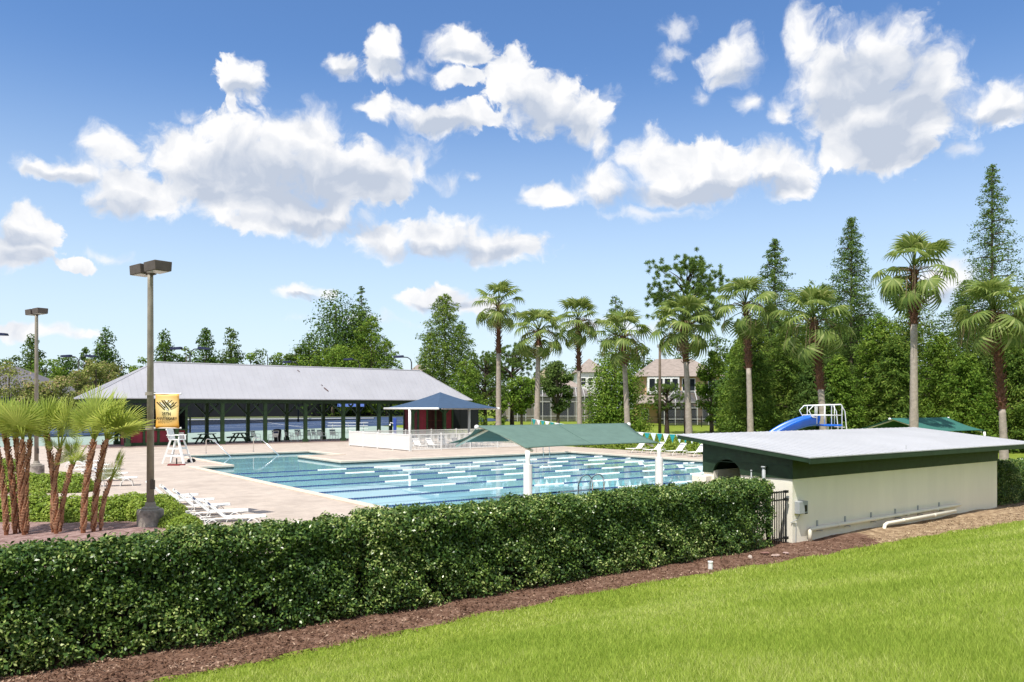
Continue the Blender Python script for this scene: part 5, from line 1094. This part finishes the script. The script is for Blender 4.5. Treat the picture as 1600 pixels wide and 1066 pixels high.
# behind the courts, left to right
B('dark conical tree above the pale shrubs by the clubhouse roof', 165,140,509,38,'oak',8000,shape='cone',seed=1,name='conical_tree',base=.05)
B('thin grey green tree behind the far lamp post', 49,145,522,36,'far',4600,shape='cone',seed=2,ncl=26,name='open_tree')
B('small round dark tree beside the dark conical tree', 134,150,541,13,'oak',1500,seed=3)
B('bushy tree behind the near lamp post', 258,138,514,36,'oak',7000,shape='cone',seed=4,name='conical_tree',base=.05)
B('dark rounded tree behind the twin arm court light', 322,138,512,36,'oak',7000,shape='cone',seed=5,pointy=.6,name='conical_tree',base=.05)
B('lighter airy tree between the twin court light and low trees', 360,142,510,36,'far',5000,shape='cone',seed=6,ncl=30,name='open_tree',base=.05)
for k, (px, yt, hw, m) in enumerate(((292,541,22,'bright'),(392,552,24,'bright'),(418,542,22,'far'),(440,550,22,'bright'),(460,540,16,'far'),(228,556,22,'bright'),(205,568,20,'bright'),(100,556,30,'oak'),(72,562,26,'bright'),(20,556,28,'far'),(340,556,26,'bright'),(275,552,22,'oak'),(370,560,24,'oak'),(-15,560,30,'bright'))):
    B('low tree in the line beyond the courts, '+['under the bushy lamp post tree','fourth past the twin court light','rounded and dull, fifth past the court light','bright, before the tall dark tree','small and dull, before the tall dark tree','between the conical tree and near lamp','just above the pavilion roof corner','beneath the dark conical tree','behind the clubhouse roof slope','by the far lamp post foot','beneath the rounded court light tree','dark, left of the twin court light','dark, under the airy tree','at the very picture edge'][k].replace('left of','before'), px, 138+k%4*3, yt, hw*1.35, m, 2600, seed=20+k, base=.03, ncl=22)
for k, (px, yt, hw, Z) in enumerate(((14,566,42,80),(150,562,34,82),(186,566,30,84),(95,588,34,79),(120,578,26,88),(60,592,26,78),(-30,562,30,80))):
    B('pale crape myrtle '+['beside the far lamp, largest','by the twin court light','nearest the pavilion roof','under the grey roof','behind the court light pole','at the lamp pole foot','cut by the picture edge'][k], px, Z, yt, hw, 'myrtle', 4200, seed=50+k, name='crape_myrtle', base=.15, ncl=40, L=.24)
# group behind the pavilion
B('tall dark oak rising behind the middle of the pavilion', 525,144,455,84,'oak',18000,shape='cone',seed=70,name='oak_tree',pointy=.46,ncl=90,base=.05)
B('dark filler oak between the tall dark oak and bright bushy cypress', 560,146,480,60,'oak',11000,shape='cone',pointy=.45,seed=170,name='oak_tree',base=.03)
C_('slim airy cypress beside the tall dark oak', 565,148,444,50,'cypdark',5000,70,.1,seed=71,power=.75)
C_('bright bushy cypress in front of the slim airy one', 580,139,492,58,'bright',9000,80,.05,seed=72,power=.5)
B('mid green tree at the foot of the tall dark oak', 484,140,520,40,'oak',6000,seed=73,shape='cone',ncl=40,base=.03)
C_('bright low cypress beside the bent court light', 604,138,528,40,'bright',5000,60,.03,seed=74,power=.5)
B('yellow green tree low against the pavilion ridge', 520,136,540,50,'bright',5000,seed=75,base=.03); B('bright bush tree just above the ridge before the oak', 470,137,552,28,'bright',2200,seed=76,base=.03)
C_('tall pointed cypress behind the pavilion roof end', 695,92,457,70,'cyp',19000,140,.03,seed=77,power=.50,droop=.3)
C_('shaded cypress shoulder behind the tall pointed one', 722,97,500,34,'cypdark',5000,70,.05,seed=78,power=.5)
C_('leafy cypress hanging over the pavilion roof end', 672,88,516,34,'cyp',6500,80,.03,seed=79,power=.45,droop=.4)
C_('low bright cypress beside the roof end and lawn', 728,86,560,40,'bright',6000,70,.03,seed=80,power=.4,droop=.4)
B('mid green tree between two palms before the screened house', 872,92,560,24,'far',4200,seed=171,base=.25)
B('loose green tree hiding the peach house corner', 1112,88,548,26,'bright',5200,seed=172,base=.15)
Pn('bushy pine behind the lone tall palm', 800,98,541,44,seed=81,base=.25,nb=44); Pn('smaller pine before the screened house', 758,92,552,34,seed=82,base=.2,nb=36)
B('small bright tree before the pool enclosure', 815,90,586,26,'bright',3000,seed=83,base=.35); B('little young tree on the lawn near the canopy corner', 782,86,618,11,'bright',1000,seed=84,base=.1,name='young_tree')
for k, (px, yt, hw) in enumerate(((868,566,30),(848,574,24),(905,572,22),(775,560,26),(740,548,22),(1005,540,30),(1120,520,36),(1060,545,30))):
    B('distant tree over the house roofs, '+['above the tan roof','beside the cream gable','before the white house','behind the smaller pine','behind the low bright cypress','behind the peach house roof edge','beyond the peach house','over the middle of the peach house'][k], px, 150, yt, hw, 'far', 2600, seed=90+k, base=.02)
B('big bright round leafy tree between the two houses', 960,75,552,56,'bright',14000,seed=100,shape='cone',pointy=.24,ncl=70,base=.02,L=.24)
C_('cypress top showing behind the fourth palm', 962,88,460,46,'cypdark',5500,70,.15,seed=101,power=.55)
Pn('tall tufted pine behind the fifth palm', 1073,82,414,62,seed=102,base=.58,nb=46,per=11); Pn('small drooping pine in front of the peach house wall', 1042,78,604,34,seed=103,base=.5,nb=20)
# the belt on the pool's far side
C_('airy cypress behind the sixth palm', 1211,66,368,82,'cypdark',24000,130,.1,seed=110,power=.80)
B('rounded yellow green treetop behind the seventh palm', 1268,70,434,34,'bright',4500,seed=111,shape='cone',ncl=40,base=.1)
C_('tall narrow cypress between the seventh palm and light pole', 1330,58,334,80,'cypdark',30000,150,.08,seed=112,power=.80)
C_('tallest thin cypress with bare top by the end palm', 1550,54,250,92,'cypdark',26000,150,.08,seed=113,power=.82,up=.2)
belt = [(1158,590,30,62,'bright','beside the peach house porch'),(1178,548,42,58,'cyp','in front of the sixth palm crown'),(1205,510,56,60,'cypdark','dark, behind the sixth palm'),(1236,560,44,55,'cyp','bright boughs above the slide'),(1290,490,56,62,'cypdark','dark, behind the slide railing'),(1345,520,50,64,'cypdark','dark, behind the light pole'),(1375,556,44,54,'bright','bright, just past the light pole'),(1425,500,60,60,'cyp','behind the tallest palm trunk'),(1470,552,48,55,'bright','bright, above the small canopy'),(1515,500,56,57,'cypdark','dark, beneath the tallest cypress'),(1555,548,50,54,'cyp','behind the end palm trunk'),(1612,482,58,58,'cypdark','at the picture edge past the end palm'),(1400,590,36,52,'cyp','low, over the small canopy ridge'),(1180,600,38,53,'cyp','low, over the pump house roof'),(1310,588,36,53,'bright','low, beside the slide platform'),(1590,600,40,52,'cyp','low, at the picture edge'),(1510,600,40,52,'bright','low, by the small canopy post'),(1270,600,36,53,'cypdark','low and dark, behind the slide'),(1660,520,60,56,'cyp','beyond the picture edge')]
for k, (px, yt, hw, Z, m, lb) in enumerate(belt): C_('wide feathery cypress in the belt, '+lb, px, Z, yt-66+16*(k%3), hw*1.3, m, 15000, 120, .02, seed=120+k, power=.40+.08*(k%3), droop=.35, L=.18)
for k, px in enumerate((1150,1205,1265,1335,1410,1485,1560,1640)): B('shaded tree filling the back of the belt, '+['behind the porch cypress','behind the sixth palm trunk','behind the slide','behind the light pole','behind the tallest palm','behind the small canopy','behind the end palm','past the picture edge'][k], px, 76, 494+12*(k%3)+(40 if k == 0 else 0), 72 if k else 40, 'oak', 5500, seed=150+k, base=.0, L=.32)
# low shrubs along the deck's far side
sh_ = [(918,694),(936,695),(954,696),(972,697),(1000,694),(1018,700),(1040,703),(1062,705),(1084,707),(1100,709)]
for k, (px, py) in enumerate(sh_):
    q = P(px, py); Z = ahead(q.x, q.y); x = 39.7; dx = (px-800)/FOC; Z = x/(SA+CA*dx); q = Vector((*XZ(dx*Z, Z), 0)); dup(s0, q, k*.7, 'shrub on the far pool side behind loungers, number '+['one','two','three','four','five','six','seven','eight','nine','ten'][k]+' from the canopy', (1.5,1.5,1.7))
# ---- lawn blades and mulch chips
def in_view(n, z0_, z1_, wide=.80):
    Z = z0_*np.exp(rng.random(n)*math.log(z1_/z0_)); X = (rng.random(n)*2-1)*wide*Z; return CA*X+SA*Z, -SA*X+CA*Z, Z
gzv = np.vectorize(gz); ev = np.vectorize(edge_y)
x, y, Z = in_view(760000, 4.2, 34); k = (y < ev(x)+.05+.10*rng.random(len(x))); x, y, Z = x[k], y[k], Z[k]; zz = gzv(x, y); n = len(x)
a = rng.random(n)*2*PI; h = (.035+.045*rng.random(n))*np.clip(.8+Z*.025,.8,1.5)*(1+.25*wob(x*.5, y*.5)); wd = .0028*np.clip(Z/5,1,4.5)
lean = rng.normal(size=(n,2))*.45*h[:,None]; bx, by = np.cos(a)*wd, np.sin(a)*wd
Vg = np.stack([np.stack([x-bx,y-by,zz-.005],1), np.stack([x+bx,y+by,zz-.005],1), np.stack([x+lean[:,0],y+lean[:,1],zz+h],1)],1).reshape(-1,3)
M['grass'] = leafmat('grass_blades', (.225,.325,.042), (.375,.46,.085), .6, .35, .10, (.50,.54,.18), .35)
struct(np_mesh('grass', Vg, np.arange(3*n).reshape(-1,3), M['grass']), kind='stuff')
x, y, Z = in_view(150000, 9, 40, .82); k = (y > ev(x)-.06) & (y < 15.6) & ~((x > 21.4) & (x < 36.4) & (y > 14.4)); x, y, Z = x[k], y[k], Z[k]; zz = gzv(x, y)+.035; n = len(x); st = (x + .6*np.sin(y*5) > 24.2) & (x < 38.5)
for nm, sel, cA, cB, cc_ in (('mulch_chips', ~st, (.06,.030,.02), (.20,.115,.075), (.36,.25,.18)), ('straw_litter', st, (.10,.065,.035), (.36,.26,.155), (.54,.44,.28))):
    c3 = np.stack([x[sel], y[sel], zz[sel]+rng.random(sel.sum())*.03],1); m_ = len(c3)
    mm_ = leafmat(nm, cA, cB, .9, .0, .1, cc_, 1.2); struct(leaves(nm, c3, rng.normal(size=(m_,3))*.5+[0,0,1], .05+.05*rng.random(m_), .018+.014*rng.random(m_), mm_, None), kind='stuff')
# sprigs of hedge seedling in the mulch
for k, (px, py, s_) in enumerate(((885,905,.3),(1000,885,.25),(262,1030,.35),(640,1003,.25))): pass
